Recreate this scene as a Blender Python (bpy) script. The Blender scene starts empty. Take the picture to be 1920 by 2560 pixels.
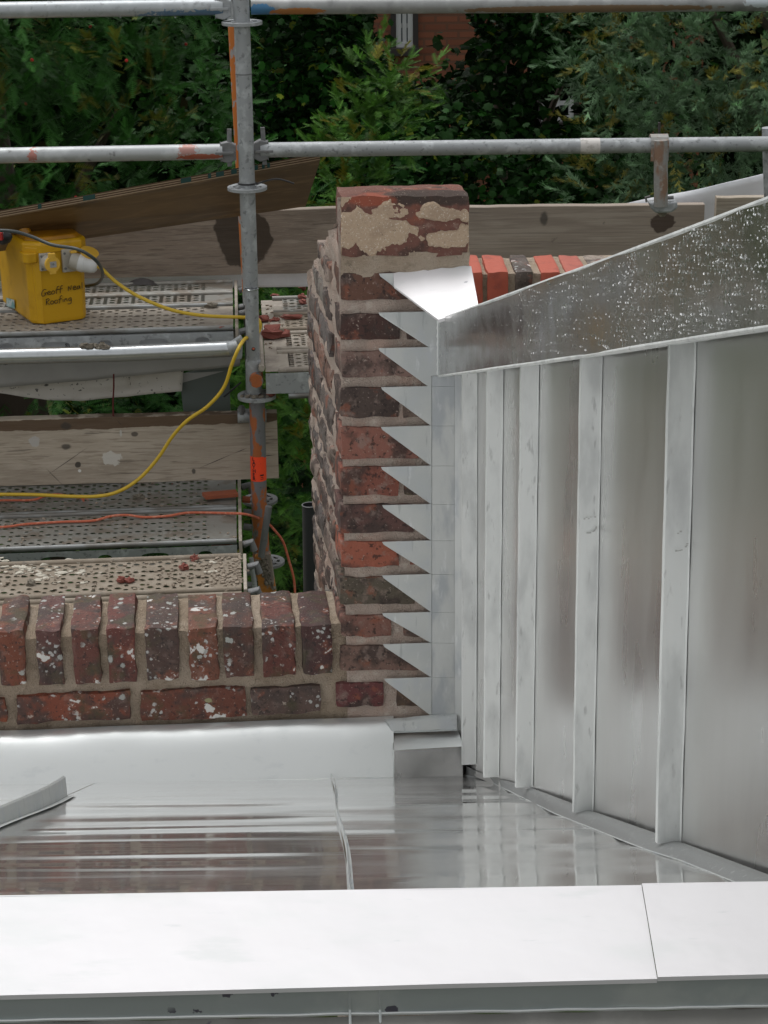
import bpy, math, random
import numpy as np
from mathutils import Vector, Matrix, noise as mn
random.seed(7); rng = np.random.default_rng(7)
sc = bpy.context.scene
COL = sc.collection
R = math.radians
# ------------------------------------------------------------------ camera
PITCH, ROLL, FOC = R(20.7), R(0.7), 5000.0
CAM = Vector((0, 0, 8.0))
fwd = Vector((0, math.cos(PITCH), -math.sin(PITCH)))
upv = Vector((0, math.sin(PITCH), math.cos(PITCH)))
exx = Vector((1, 0, 0))
c_right = exx * math.cos(ROLL) - upv * math.sin(ROLL)
c_up = upv * math.cos(ROLL) + exx * math.sin(ROLL)
cd = bpy.data.cameras.new('camera'); cam = bpy.data.objects.new('camera', cd); COL.objects.link(cam)
M = Matrix((c_right, c_up, -fwd)).transposed().to_4x4(); M.translation = CAM
cam.matrix_world = M
cd.sensor_fit = 'VERTICAL'; cd.sensor_height = 24; cd.lens = 24 * FOC / 2560
cd.clip_start = 0.05; cd.clip_end = 300
sc.camera = cam
# ------------------------------------------------------------------ world, sun, exposure
SUN_EL, SUN_AZ = R(70), R(-40)
w = bpy.data.worlds.new('World'); sc.world = w; w.use_nodes = True
nt = w.node_tree; nt.nodes.clear()
sky = nt.nodes.new('ShaderNodeTexSky'); sky.sky_type = 'NISHITA'; sky.sun_disc = False
sky.sun_elevation = SUN_EL; sky.sun_rotation = SUN_AZ; sky.air_density = 1.0; sky.dust_density = 3.0; sky.ozone_density = 1.0
hs = nt.nodes.new('ShaderNodeHueSaturation'); hs.inputs['Saturation'].default_value = 0.0
bg = nt.nodes.new('ShaderNodeBackground'); bg.inputs['Strength'].default_value = 0.14
wo = nt.nodes.new('ShaderNodeOutputWorld')
nt.links.new(sky.outputs[0], hs.inputs['Color']); nt.links.new(hs.outputs[0], bg.inputs['Color']); nt.links.new(bg.outputs[0], wo.inputs['Surface'])
sd = bpy.data.lights.new('sun', 'SUN'); sd.energy = 0.7; sd.angle = R(25); sd.color = (1, .965, .92)
so = bpy.data.objects.new('sun', sd); COL.objects.link(so)
sdir = Vector((math.sin(SUN_AZ) * math.cos(SUN_EL), math.cos(SUN_AZ) * math.cos(SUN_EL), math.sin(SUN_EL)))
so.rotation_euler = sdir.to_track_quat('Z', 'Y').to_euler(); so.location = (0, 0, 20)
sc.view_settings.view_transform = 'Standard'; sc.view_settings.look = 'None'
sc.view_settings.exposure = 0.38; sc.view_settings.gamma = 1.0; sc.view_settings.use_curve_mapping = False

# ------------------------------------------------------------------ measuring helpers
def ray(px, py):
    return fwd * FOC + c_right * (px - 960) + c_up * (1280 - py)
class Plane:
    def __init__(s, p, n): s.p = Vector(p); s.n = Vector(n).normalized()
    def at(s, px, py):
        r = ray(px, py); t = (s.p - CAM).dot(s.n) / r.dot(s.n); return CAM + r * t
    def off(s, d): return Plane(s.p + s.n * d, s.n)
def P(px, py, d):
    r = ray(px, py); return CAM + r * (d / r.y)
def Z(px, py, z):
    r = ray(px, py); return CAM + r * ((z - CAM.z) / r.z)
def V(*a): return Vector(a)
def lerp(a, b, t): return a + (b - a) * t

# ------------------------------------------------------------------ materials
def srgb(h):
    h = h.lstrip('#'); v = [int(h[i:i+2], 16) / 255 for i in (0, 2, 4)]
    return tuple(((c / 12.92) if c <= .04045 else ((c + .055) / 1.055) ** 2.4) for c in v) + (1,)
def C4(c):
    if isinstance(c, str): return srgb(c)
    return tuple(c) + ((1,) if len(c) == 3 else ())
class NB:
    def __init__(s, m): s.t = m.node_tree; s.l = s.t.links
    def n(s, ty, **kw):
        o = s.t.nodes.new(ty)
        for k, v in kw.items(): setattr(o, k, v)
        return o
    def put(s, sock, v):
        if hasattr(v, 'is_output') or isinstance(v, bpy.types.NodeSocket): s.l.new(v, sock)
        else: sock.default_value = v
    def math(s, op, a, b=0.0, clamp=False):
        o = s.n('ShaderNodeMath', operation=op, use_clamp=clamp); s.put(o.inputs[0], a); s.put(o.inputs[1], b); return o.outputs[0]
    def vm(s, op, a, b=(0, 0, 0)):
        o = s.n('ShaderNodeVectorMath', operation=op); s.put(o.inputs[0], a); s.put(o.inputs[1], b)
        return o.outputs['Value'] if op in ('LENGTH', 'DOT_PRODUCT') else o.outputs[0]
    def ramp(s, x, lo, hi, a=0.0, b=1.0):
        o = s.n('ShaderNodeMapRange', interpolation_type='SMOOTHSTEP'); s.put(o.inputs[0], x)
        o.inputs[1].default_value = lo; o.inputs[2].default_value = hi; s.put(o.inputs[3], a); s.put(o.inputs[4], b); return o.outputs[0]
    def noise(s, co, scale, det=4.0, st=(1, 1, 1), rough=.55, dist=0.0):
        v = s.vm('MULTIPLY', co, st) if st != (1, 1, 1) else co
        o = s.n('ShaderNodeTexNoise'); s.l.new(v, o.inputs['Vector']); o.inputs['Scale'].default_value = scale
        o.inputs['Detail'].default_value = det; o.inputs['Roughness'].default_value = rough; o.inputs['Distortion'].default_value = dist
        return o.outputs[0]
    def vor(s, co, scale, feat='F1', st=(1, 1, 1)):
        v = s.vm('MULTIPLY', co, st) if st != (1, 1, 1) else co
        o = s.n('ShaderNodeTexVoronoi', feature=feat); s.l.new(v, o.inputs['Vector']); o.inputs['Scale'].default_value = scale; return o.outputs[0]
    def mix(s, f, a, b):
        o = s.n('ShaderNodeMix', data_type='RGBA'); s.put(o.inputs[0], f); s.put(o.inputs[6], a); s.put(o.inputs[7], b); return o.outputs[2]
def mat(name, base, rough=.5, metal=0.0, layers=(), bump=(), world=True, objcol=False, rv=None, spec=.5, aniso=0, coat=0, trans=0):
    m = bpy.data.materials.new(name); m.use_nodes = True; b = NB(m); pr = b.t.nodes['Principled BSDF']
    if world: co = b.n('ShaderNodeNewGeometry').outputs['Position']
    else:
        tc = b.n('ShaderNodeTexCoord').outputs['Object']; oi = b.n('ShaderNodeObjectInfo')
        rr = b.math('MULTIPLY', oi.outputs['Random'], 37.0)
        cx = b.n('ShaderNodeCombineXYZ'); b.put(cx.inputs[0], rr); b.put(cx.inputs[1], b.math('MULTIPLY', rr, 1.7)); b.put(cx.inputs[2], b.math('MULTIPLY', rr, .6))
        co = b.vm('ADD', tc, cx.outputs[0])
    col = C4(base)
    if objcol: col = b.n('ShaderNodeObjectInfo').outputs['Color']
    ro = rough
    for L in layers:
        k = L[0]
        if k == 'n':      # noise patches: color, scale, lo, hi, amount, stretch
            f = b.ramp(b.noise(co, L[2], 5, L[6] if len(L) > 6 else (1, 1, 1)), L[3], L[4], 0.0, L[5])
            rough_to = L[7] if len(L) > 7 else None
        elif k == 'v':    # round blotches: color, scale, radius, amount, gate(scale, lo)
            d = b.vor(b.vm('ADD', co, b.vm('SCALE', co)) if False else co, L[2])
            d = b.math('ADD', d, b.math('MULTIPLY', b.math('SUBTRACT', b.noise(co, L[2] * 4, 3), .5), .5))
            f = b.ramp(d, L[3] * .8, L[3], L[4], 0.0)
            f = b.math('MULTIPLY', f, b.ramp(b.noise(co, L[5], 2), L[6], L[6] + .05))
            rough_to = L[7] if len(L) > 7 else None
        elif k == 's':    # spot: color, centre, radii, noise scale, noise amount, soft, amount
            q = b.vm('DIVIDE', b.vm('SUBTRACT', co, tuple(L[2])), tuple(L[3]))
            d = b.math('ADD', b.vm('LENGTH', q), b.math('MULTIPLY', b.math('SUBTRACT', b.noise(co, L[4], 5), .5), L[5]))
            f = b.ramp(d, 1 - L[6], 1, L[7], 0.0)
            rough_to = L[8] if len(L) > 8 else None
        f = b.math('MULTIPLY', f, 1.0, True)
        col = b.mix(f, col, C4(L[1]))
        if rough_to is not None:
            mx = b.n('ShaderNodeMix', data_type='FLOAT'); b.put(mx.inputs[0], f); b.put(mx.inputs[2], ro); b.put(mx.inputs[3], rough_to); ro = mx.outputs[0]
    b.put(pr.inputs['Base Color'], col)
    if rv: ro = b.ramp(b.noise(co, rv[0], 4, rv[5] if len(rv) > 5 else (1, 1, 1)), rv[1], rv[2], rv[3], rv[4])
    b.put(pr.inputs['Roughness'], ro); pr.inputs['Metallic'].default_value = metal
    pr.inputs['Specular IOR Level'].default_value = spec
    if coat: pr.inputs['Coat Weight'].default_value = coat; pr.inputs['Coat Roughness'].default_value = .12
    if trans: pr.inputs['Transmission Weight'].default_value = trans
    prev = None
    for B in bump:        # scale, distance(m), strength, stretch
        h = b.noise(co, B[0], 5, B[3] if len(B) > 3 else (1, 1, 1))
        bn = b.n('ShaderNodeBump'); bn.inputs['Strength'].default_value = B[2]; bn.inputs['Distance'].default_value = B[1]
        b.l.new(h, bn.inputs['Height'])
        if prev: b.l.new(prev, bn.inputs['Normal'])
        prev = bn.outputs[0]
    if prev: b.l.new(prev, pr.inputs['Normal'])
    return m

MT = {}
MT['pan'] = mat('zinc_pan', (.68, .68, .67), .29, .86, layers=[
    ('n', (.50, .50, .50), 5, .45, .75, .5, (1, 1, .25)), ('n', (.72, .73, .73), 40, .62, .75, .35, (1, 1, .12))],
    bump=[(2.2, .01, .35, (1, 1, .5)), (60, .0006, .12, (1, 1, .1))], rv=(7, .3, .7, .23, .36, (1, 1, .3)))
MT['seam'] = mat('zinc_seam', (.72, .745, .74), .5, .38, layers=[
    ('n', (.50, .52, .52), 22, .46, .68, .7, (1, 1, .35)), ('n', (.36, .37, .37), 120, .60, .70, .6, (1, 1, .2)), ('n', (.74, .76, .75), 60, .58, .70, .5, (1, 1, .2))],
    bump=[(30, .0015, .2, (1, 1, .3))])
MT['flash'] = mat('zinc_flashing', (.50, .52, .512), .5, .42, layers=[('n', (.42, .45, .46), 10, .44, .62, .55), ('n', (.30, .32, .33), 80, .60, .68, .55, (1, 1, .12)), 
    ('n', (.45, .48, .51), 26, .48, .7, .6, (1, 1, .5)), ('n', (.76, .78, .79), 70, .6, .75, .4, (1, 1, .3)), ('n', (.30, .32, .34), 140, .70, .78, .5, (1, 1, .25))],
    bump=[(40, .0015, .25)])
MT['strip'] = mat('zinc_strip', (.54, .56, .555), .5, .5, layers=[
    ('n', (.36, .39, .42), 22, .45, .62, .75, (1, 1, .3)), ('n', (.70, .72, .73), 60, .58, .72, .5, (1, 1, .3))], bump=[(40, .0015, .25)])
MT['fillet'] = mat('speckled_fillet', (.30, .31, .31), .5, .8, layers=[
    ('n', (.25, .26, .27), 420, .52, .62, .6), ('n', (.68, .69, .69), 120, .6, .7, .3)], bump=[(300, .0005, .2)])
MT['pale'] = mat('pale_lead', (.76, .79, .79), .30, .72, layers=[
    ('n', (.56, .60, .62), 18, .56, .72, .3, (1, 1, 2)), ('n', (.50, .52, .54), 55, .72, .8, .4)], bump=[(8, .004, .2)])
MT['floor'] = mat('wet_metal_floor', (.72, .72, .715), .10, .84, layers=[
    ('n', (.58, .58, .57), 3, .45, .7, .6, (.4, 2, 1)), ('v', (.2, .2, .19), 16, .045, .8, 9, .5, .5)],
    bump=[(14, .0010, .30, (.12, 1, 1)), (60, .0002, .12, (.2, 1, 1))], rv=(4, .38, .68, .055, .17, (.5, 1.4, 1)))
MT['coping'] = mat('white_coping', (.70, .695, .715), .45, .40, layers=[
    ('n', (.60, .635, .63), 5, .50, .70, .55, (1, 2, 1)), ('n', (.57, .60, .60), 22, .58, .72, .45, (.5, 1.5, 1)), ('n', (.52, .55, .56), 70, .66, .74, .4, (.3, 1, 1)), ('v', (.3, .3, .34), 22, .05, .8, 9, .52)], bump=[(3.5, .02, .25), (20, .001, .15)])
MT['fascia'] = mat('drip_fascia', (.42, .46, .465), .4, .6, layers=[
    ('n', (.54, .57, .56), 14, .48, .64, .7), ('v', (.08, .07, .10), 34, .16, .9, 8, .44)], bump=[(15, .003, .3)])
MT['nearsheet'] = mat('near_sheet', (.15, .15, .14), .5, .4, layers=[('n', (.22, .22, .205), 12, .5, .66, .7), ('v', (.08, .07, .09), 40, .16, .9, 8, .42)], bump=[(15, .003, .3)])
MT['band'] = mat('wet_band', (.50, .50, .495), .20, .92, layers=[('n', (.40, .40, .395), 6, .4, .7, .6)], bump=[(3.0, .008, .3)], rv=(9, .3, .7, .14, .3))
MT['drop'] = mat('rain_drop', (.62, .65, .66), .14, 0.0, spec=.6, trans=.9)
MT['mortar'] = mat('sandy_mortar', (.385, .31, .235), .95, layers=[('n', (.26, .20, .145), 5, .45, .7, .5), 
    ('n', (.46, .385, .31), 9, .4, .65, .8), ('n', (.22, .18, .13), 35, .56, .70, .55), ('n', (.55, .48, .41), 240, .62, .72, .8), ('n', (.13, .11, .09), 300, .64, .74, .6)],
    bump=[(45, .012, .8), (330, .006, 1.0)], spec=.15)
MT['smear'] = mat('mortar_smear', (.42, .32, .23), .95, layers=[('n', (.30, .22, .16), 20, .48, .66, .6), ('n', (.62, .55, .47), 330, .58, .66, .8), ('n', (.16, .12, .09), 260, .60, .68, .7)], bump=[(300, .003, .9)], spec=.15)
MT['mortar_pink'] = mat('pinkish_mortar', (.44, .36, .31), .95, layers=[
    ('n', (.50, .36, .30), 14, .48, .68, .7), ('n', (.56, .50, .44), 60, .5, .7, .6), ('n', (.24, .20, .17), 220, .64, .74, .6)],
    bump=[(45, .010, .8), (330, .005, 1.0)], spec=.15)
def brickmat(name, lichen, amt=1.0, rough=.85):
    L = [('n', (.055, .040, .036), 16, .46, .60, .85), ('n', (.25, .085, .05), 24, .57, .67, .6), ('n', (.24, .18, .155), 40, .54, .68, .28 if lichen else .6),
         ('n', (.028, .022, .02), 110, .56, .66, .75), ('n', (.36, .29, .25), 190, .62, .70, .7), ('n', (.50, .43, .37), 34, .70, .74, .7)]
    if lichen:
        L += [('n', (.065, .06, .028), 22, .52, .66, .55), ('v', (.36, .38, .36), 46, .30, .85, 13, .55), ('v', (.45, .46, .45), 90, .36, .8, 19, .57), ('n', (.60, .60, .58), 24, .655, .68, .95), ('n', (.30, .31, .16), 20, .70, .72, .8)]
    return mat(name, (.2, .1, .08), rough, world=False, objcol=True, layers=L, bump=[(40, .005, .6), (210, .0018, .8)], spec=.3)
MT['brick'] = brickmat('worn_brick', False)
MT['brick_wet'] = brickmat('lichen_brick', True, 1.0, .6)
MT['brick_red'] = mat('new_red_brick', (.36, .085, .05), .7, world=False, objcol=True, layers=[('n', (.2, .05, .04), 30, .5, .7, .5), ('n', (.55, .22, .16), 60, .62, .74, .4)], bump=[(80, .003, .4)])
MT['galv'] = mat('galvanised_tube', (.33, .35, .365), .55, .35, layers=[('n', (.50, .53, .55), 26, .5, .66, .7), ('n', (.16, .17, .175), 60, .56, .68, .75), ('n', (.15, .12, .11), 200, .68, .76, .6)], bump=[(70, .0015, .3)])
MT['galv_dark'] = mat('dull_tube', (.17, .175, .18), .6, .3, layers=[('n', (.28, .29, .30), 30, .5, .68, .6), ('n', (.12, .11, .10), 60, .56, .7, .6)], bump=[(70, .0015, .3)])
MT['galv_bright'] = mat('shiny_tube', (.50, .53, .55), .28, .85, layers=[('n', (.40, .42, .44), 40, .5, .7, .5)], bump=[(60, .001, .25)])
MT['orange_tube'] = mat('orange_tube', (.50, .15, .025), .5, .1, layers=[('n', (.30, .32, .34), 55, .54, .60, .95, (1, 1, .6))])
MT['rusty_tube'] = mat('worn_orange_tube', (.20, .20, .215), .55, .35, layers=[('n', (.46, .13, .03), 30, .47, .52, .9, (1, 1, .45)), ('n', (.10, .09, .09), 90, .58, .7, .5)], bump=[(70, .001, .3)])
MT['deck_dirty'] = mat('muddy_deck', (.235, .195, .15), .75, .05, layers=[('n', (.32, .28, .23), 14, .45, .65, .7), ('n', (.16, .14, .12), 60, .55, .7, .6), ('n', (.50, .46, .40), 40, .68, .73, .7)], bump=[(120, .001, .4)])
MT['deck'] = mat('steel_deck', (.24, .235, .215), .55, .35, layers=[('n', (.18, .15, .12), 14, .45, .6, .8), ('n', (.36, .36, .34), 30, .58, .7, .6)], bump=[(90, .001, .3)])
MT['deck_pale'] = mat('dusty_deck', (.36, .32, .27), .7, .1, layers=[('n', (.22, .19, .165), 12, .48, .62, .6), ('n', (.46, .43, .38), 50, .55, .7, .6)], bump=[(90, .001, .3)])
MT['rail'] = mat('deck_rail', (.24, .25, .25), .5, .6, layers=[('n', (.14, .13, .115), 25, .45, .62, .8, (.3, 1, 1))])
MT['ply_face'] = mat('wet_plywood', (.165, .10, .042), .5, layers=[('n', (.085, .05, .02), 7, .42, .62, .8, (.3, 1, 2.5)), ('n', (.24, .15, .07), 60, .5, .7, .5, (.08, 1, 1)), ('n', (.03, .018, .01), 5, .6, .75, .7, (.6, 1, 1))], bump=[(80, .001, .25, (.1, 1, 1))])
MT['ply_light'] = mat('ply_veneer_light', (.42, .32, .21), .8, layers=[('n', (.2, .15, .1), 60, .5, .7, .5)])
MT['ply_dark'] = mat('ply_veneer_dark', (.10, .055, .03), .8)
MT['ply_green'] = mat('ply_green_paint', (.012, .06, .055), .7)
MT['black'] = mat('black_plastic', (.015, .016, .018), .4)
MT['cable_grey'] = mat('dark_cable', (.045, .055, .055), .4)
MT['cable_y'] = mat('yellow_cable', (.62, .42, .03), .42, layers=[('n', (.42, .27, .03), 40, .55, .75, .5)])
MT['rope_r'] = mat('orange_rope', (.52, .13, .07), .8, layers=[('n', (.65, .28, .19), 90, .5, .65, .7)], bump=[(400, .001, .6)])
MT['string'] = mat('dark_red_string', (.10, .01, .012), .8)
MT['yellow'] = mat('yellow_plastic', (.60, .335, .006), .42, layers=[('n', (.42, .22, .006), 12, .5, .72, .6), ('n', (.25, .14, .02), 160, .70, .76, .6)], bump=[(60, .0006, .15)])
MT['yellow_top'] = mat('wet_orange_lid', (.42, .19, .008), .3, layers=[('n', (.28, .12, .01), 14, .45, .65, .7)])
MT['yellow_cap'] = mat('pale_yellow_cap', (.72, .44, .06), .4)
MT['socket'] = mat('socket_grey', (.42, .40, .35), .45, layers=[('n', (.30, .28, .24), 60, .55, .7, .5)])
MT['plug'] = mat('white_plug', (.62, .63, .63), .35)
MT['ink'] = mat('black_ink', (.012, .008, .01), .5)
MT['sticker'] = mat('orange_sticker', (.95, .075, .02), .5, layers=[('n', (.5, .05, .02), 120, .66, .72, .7)])
MT['sheet_white'] = mat('white_sheeting', (.78, .81, .86), .5, layers=[('n', (.55, .56, .58), 4, .4, .7, .5)], bump=[(3, .02, .3)])
MT['sheet_grey'] = mat('grey_sheeting', (.36, .36, .36), .4, layers=[('n', (.28, .28, .28), 6, .45, .7, .5), ('n', (.5, .5, .5), 90, .70, .75, .5)], bump=[(4, .02, .3)])
MT['sheet_dirty'] = mat('mould_spotted_sheeting', (.56, .54, .50), .6, layers=[('n', (.30, .26, .21), 9, .5, .7, .5), ('n', (.03, .03, .03), 70, .62, .66, .9)], bump=[(6, .01, .3)])
MT['panel_green'] = mat('grey_green_panel', (.12, .145, .135), .5)
MT['pipe'] = mat('black_pipe', (.022, .024, .028), .45)
MT['tape'] = mat('white_tape', (.60, .58, .56), .6, layers=[('n', (.38, .36, .34), 70, .5, .66, .7)])
MT['clay'] = mat('terracotta', (.30, .085, .04), .85, layers=[('n', (.20, .06, .035), 30, .5, .7, .6)], bump=[(80, .002, .4)])
MT['rubble'] = mat('brick_rubble', (.21, .065, .05), .9, world=False, layers=[('n', (.45, .30, .26), 50, .6, .7, .6)], bump=[(90, .003, .5)])
MT['debris'] = mat('mortar_debris', (.30, .25, .20), .95, world=False)
MT['mud'] = mat('dried_mortar_lump', (.17, .15, .12), .95, bump=[(150, .006, .8)], layers=[('n', (.30, .27, .22), 90, .5, .65, .7)])
MT['glass'] = mat('window_glass', (.25, .32, .36), .08, spec=1.0)
MT['frame_w'] = mat('white_window_frame', (.55, .57, .58), .5)
MT['far_trim'] = mat('dark_trim', (.04, .035, .035), .6)
def wood(name, base, dark, light, spots=(), st=(.12, 1, 1)):
    dk = tuple(x*.45 for x in dark)
    return mat(name, base, .75, layers=[('n', dark, 9, .42, .66, .7, st), ('n', light, 30, .5, .66, .7, st), ('n', dark, 130, .5, .64, .8, (.02, 1, 1)), ('n', dk, 60, .62, .68, .75, (.015, 1, 1)), ('n', light, 260, .54, .66, .5, (.03, 1, 1)), ('n', dark, 2.5, .5, .7, .4), ('n', dk, 14, .70, .76, .6)] + list(spots),
               bump=[(130, .002, .6, (.03, 1, 1)), (20, .002, .3, (.2, 1, 1))])
# distant brick of the house: courses too small to build singly
def far_brick():
    m = bpy.data.materials.new('far_brickwork'); m.use_nodes = True; b = NB(m); pr = b.t.nodes['Principled BSDF']
    co = b.n('ShaderNodeNewGeometry').outputs['Position']; sx = b.n('ShaderNodeSeparateXYZ'); b.l.new(co, sx.inputs[0])
    cx = b.n('ShaderNodeCombineXYZ'); b.l.new(sx.outputs[0], cx.inputs[0]); b.l.new(sx.outputs[2], cx.inputs[1])
    br = b.n('ShaderNodeTexBrick'); b.l.new(cx.outputs[0], br.inputs['Vector'])
    br.inputs['Color1'].default_value = (.27, .10, .055, 1); br.inputs['Color2'].default_value = (.21, .075, .042, 1); br.inputs['Mortar'].default_value = (.17, .08, .05, 1)
    br.inputs['Scale'].default_value = 1; br.inputs['Brick Width'].default_value = .225; br.inputs['Row Height'].default_value = .075; br.inputs['Mortar Size'].default_value = .012
    b.l.new(br.outputs[0], pr.inputs['Base Color']); pr.inputs['Roughness'].default_value = .9
    bp = b.n('ShaderNodeBump'); bp.inputs['Distance'].default_value = .006; b.l.new(br.outputs['Fac'], bp.inputs['Height']); bp.invert = True; b.l.new(bp.outputs[0], pr.inputs['Normal'])
    return m
MT['far_brick'] = far_brick()
def leafmat(name, rough=.6, transl=.25, sp=.18):
    m = bpy.data.materials.new(name); m.use_nodes = True; b = NB(m); pr = b.t.nodes['Principled BSDF']
    at = b.n('ShaderNodeAttribute', attribute_name='tone')
    b.l.new(at.outputs['Color'], pr.inputs['Base Color']); pr.inputs['Roughness'].default_value = rough
    pr.inputs['Specular IOR Level'].default_value = sp
    tr = b.n('ShaderNodeBsdfTranslucent'); b.l.new(at.outputs['Color'], tr.inputs['Color'])
    mx = b.n('ShaderNodeMixShader'); mx.inputs[0].default_value = transl
    out = [n for n in b.t.nodes if n.type == 'OUTPUT_MATERIAL'][0]
    b.l.new(pr.outputs[0], mx.inputs[1]); b.l.new(tr.outputs[0], mx.inputs[2]); b.l.new(mx.outputs[0], out.inputs[0])
    return m
MT['leaf'] = leafmat('leaf'); MT['needle'] = leafmat('needle', .6, .15)
MT['stamp'] = mat('rubbed_ink', (.42, .43, .42), .7)
MT['leaf_dark'] = leafmat('leaf_dark', .9, .1, .0)
MT['bark'] = mat('bark', (.07, .05, .04), .9, world=False, bump=[(20, .02, .6, (1, 1, .3))])
MT['berry'] = mat('red_berry', (.45, .02, .015), .3)
MT['ground'] = mat('rough_lawn', (.035, .05, .018), .95, layers=[('n', (.06, .045, .025), .8, .5, .7, .7), ('n', (.05, .075, .02), 6, .45, .7, .6)], bump=[(30, .03, .6)], spec=0.0)

# ------------------------------------------------------------------ mesh + object helpers
class MB:
    def __init__(s): s.v = []; s.f = []
    def add(s, vs, fs):
        k = len(s.v); s.v += [tuple(x) for x in vs]; s.f += [tuple(i + k for i in f) for f in fs]; return s
    def box(s, o, a, b, c):
        """corner o, edge vectors a, b, c"""
        o, a, b, c = map(Vector, (o, a, b, c))
        vs = [o, o+a, o+a+b, o+b, o+c, o+a+c, o+a+b+c, o+b+c]
        return s.add(vs, [(0,3,2,1),(4,5,6,7),(0,1,5,4),(1,2,6,5),(2,3,7,6),(3,0,4,7)])
    def cbox(s, c, sx, sy, sz, ax=exx, ay=V(0,1,0), az=V(0,0,1)):
        c = Vector(c); return s.box(c - ax*sx/2 - ay*sy/2 - az*sz/2, ax*sx, ay*sy, az*sz)
    def prism(s, poly, ext):
        ext = Vector(ext); n = len(poly); vs = [Vector(p) for p in poly] + [Vector(p) + ext for p in poly]
        fs = [tuple(range(n))[::-1], tuple(range(n, 2*n))] + [(i, (i+1) % n, (i+1) % n + n, i + n) for i in range(n)]
        return s.add(vs, fs)
    def grid(s, fn, nu, nv):
        vs = [fn(i / nu, j / nv) for j in range(nv + 1) for i in range(nu + 1)]
        fs = [(j*(nu+1)+i, j*(nu+1)+i+1, (j+1)*(nu+1)+i+1, (j+1)*(nu+1)+i) for j in range(nv) for i in range(nu)]
        return s.add(vs, fs)
    def tube(s, pts, r, n=12, cap=True, rs=None):
        pts = [Vector(p) for p in pts]; m = len(pts); rings = []; up = None
        for i, p in enumerate(pts):
            t = (pts[min(i+1, m-1)] - pts[max(i-1, 0)]).normalized()
            if up is None:
                up = Vector((0, 0, 1)) if abs(t.z) < .9 else Vector((0, 1, 0))
            a = (up - t * up.dot(t)).normalized(); bb = t.cross(a); up = a
            rr = rs[i] if rs else r
            rings.append([p + (a * math.cos(2*math.pi*k/n) + bb * math.sin(2*math.pi*k/n)) * rr for k in range(n)])
        vs = [v for rg in rings for v in rg]
        fs = [(i*n+k, i*n+(k+1) % n, (i+1)*n+(k+1) % n, (i+1)*n+k) for i in range(m-1) for k in range(n)]
        if cap: fs += [tuple(range(n))[::-1], tuple(range((m-1)*n, m*n))]
        return s.add(vs, fs)
    def blob(s, c, r, seed=0, seg=7, rng_=.3, sq=(1, 1, 1)):
        c = Vector(c); vs = []; fs = []
        for j in range(seg + 1):
            th = math.pi * j / seg
            for i in range(seg + 2):
                ph = 2 * math.pi * i / (seg + 2)
                d = Vector((math.sin(th) * math.cos(ph), math.sin(th) * math.sin(ph), math.cos(th)))
                k = 1 + rng_ * mn.noise(d * 1.7 + V(seed, seed * .7, 0)) * 2
                vs.append(c + V(d.x * sq[0], d.y * sq[1], d.z * sq[2]) * r * k)
        w_ = seg + 2
        for j in range(seg):
            for i in range(w_): fs.append((j*w_+i, (j+1)*w_+i, (j+1)*w_+(i+1) % w_, j*w_+(i+1) % w_))
        return s.add(vs, fs)
    def holecell(s, o, a, b, hc, hr, n=10, lip=None, sup=2.0):
        """rectangle o + a + b with an oval hole at hc (fractions) of radii hr (metres); lip = vector raising the rim"""
        o, a, b = Vector(o), Vector(a), Vector(b); la, lb = a.length, b.length; ua, ub = a / la, b / lb
        cx, cy = hc[0] * la, hc[1] * lb; angs = [2*math.pi*k/n for k in range(n)]
        for (x, y) in ((0, 0), (la, 0), (la, lb), (0, lb)): angs.append(math.atan2(y - cy, x - cx) % (2*math.pi))
        angs = sorted(set(round(x, 5) for x in angs)); outer = []; inner = []; rim = []
        for t in angs:
            c_, s_ = math.cos(t), math.sin(t); k = 1e9
            if c_ > 1e-6: k = min(k, (la - cx) / c_)
            if c_ < -1e-6: k = min(k, -cx / c_)
            if s_ > 1e-6: k = min(k, (lb - cy) / s_)
            if s_ < -1e-6: k = min(k, -cy / s_)
            outer.append(o + ua * (cx + c_ * k) + ub * (cy + s_ * k))
            q = (abs(c_ / hr[0]) ** sup + abs(s_ / hr[1]) ** sup) ** (-1 / sup)
            L = lip or Vector((0, 0, 0))
            rim.append(o + ua * (cx + c_ * q * 1.25) + ub * (cy + s_ * q * 1.25) if q * 1.25 < k else outer[-1])
            inner.append(o + ua * (cx + c_ * q) + ub * (cy + s_ * q) + L)
        m = len(angs); vs = outer + rim + inner; fs = []
        for i in range(m):
            j = (i + 1) % m; fs += [(i, j, m + j, m + i), (m + i, m + j, 2*m + j, 2*m + i)]
        return s.add(vs, fs)
    def mesh(s, name, org, smooth=False):
        me = bpy.data.meshes.new(name); o = Vector(org)
        me.from_pydata([(x[0]-o.x, x[1]-o.y, x[2]-o.z) for x in s.v], [], s.f); me.update()
        if smooth: me.polygons.foreach_set('use_smooth', [True] * len(me.polygons)); me.set_sharp_from_angle(angle=R(40))
        return me
def base_of(o):
    while o.parent: o = o.parent
    return Vector(o['_b']) if '_b' in o else o.location
ORG = {}
def part(name, mb, m, parent, smooth=False, label=None, bevel=0, kind=None):
    root = parent
    while root.parent: root = root.parent
    me = mb.mesh(name, ORG[root.name], smooth); me.materials.append(MT[m] if isinstance(m, str) else m)
    o = bpy.data.objects.new(name, me); COL.objects.link(o); o.parent = parent
    if label: o['label'] = label
    if kind: o['kind'] = kind
    if bevel:
        md = o.modifiers.new('b', 'BEVEL'); md.width = bevel; md.segments = 2; md.limit_method = 'ANGLE'; md.angle_limit = R(35)
    return o
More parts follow.
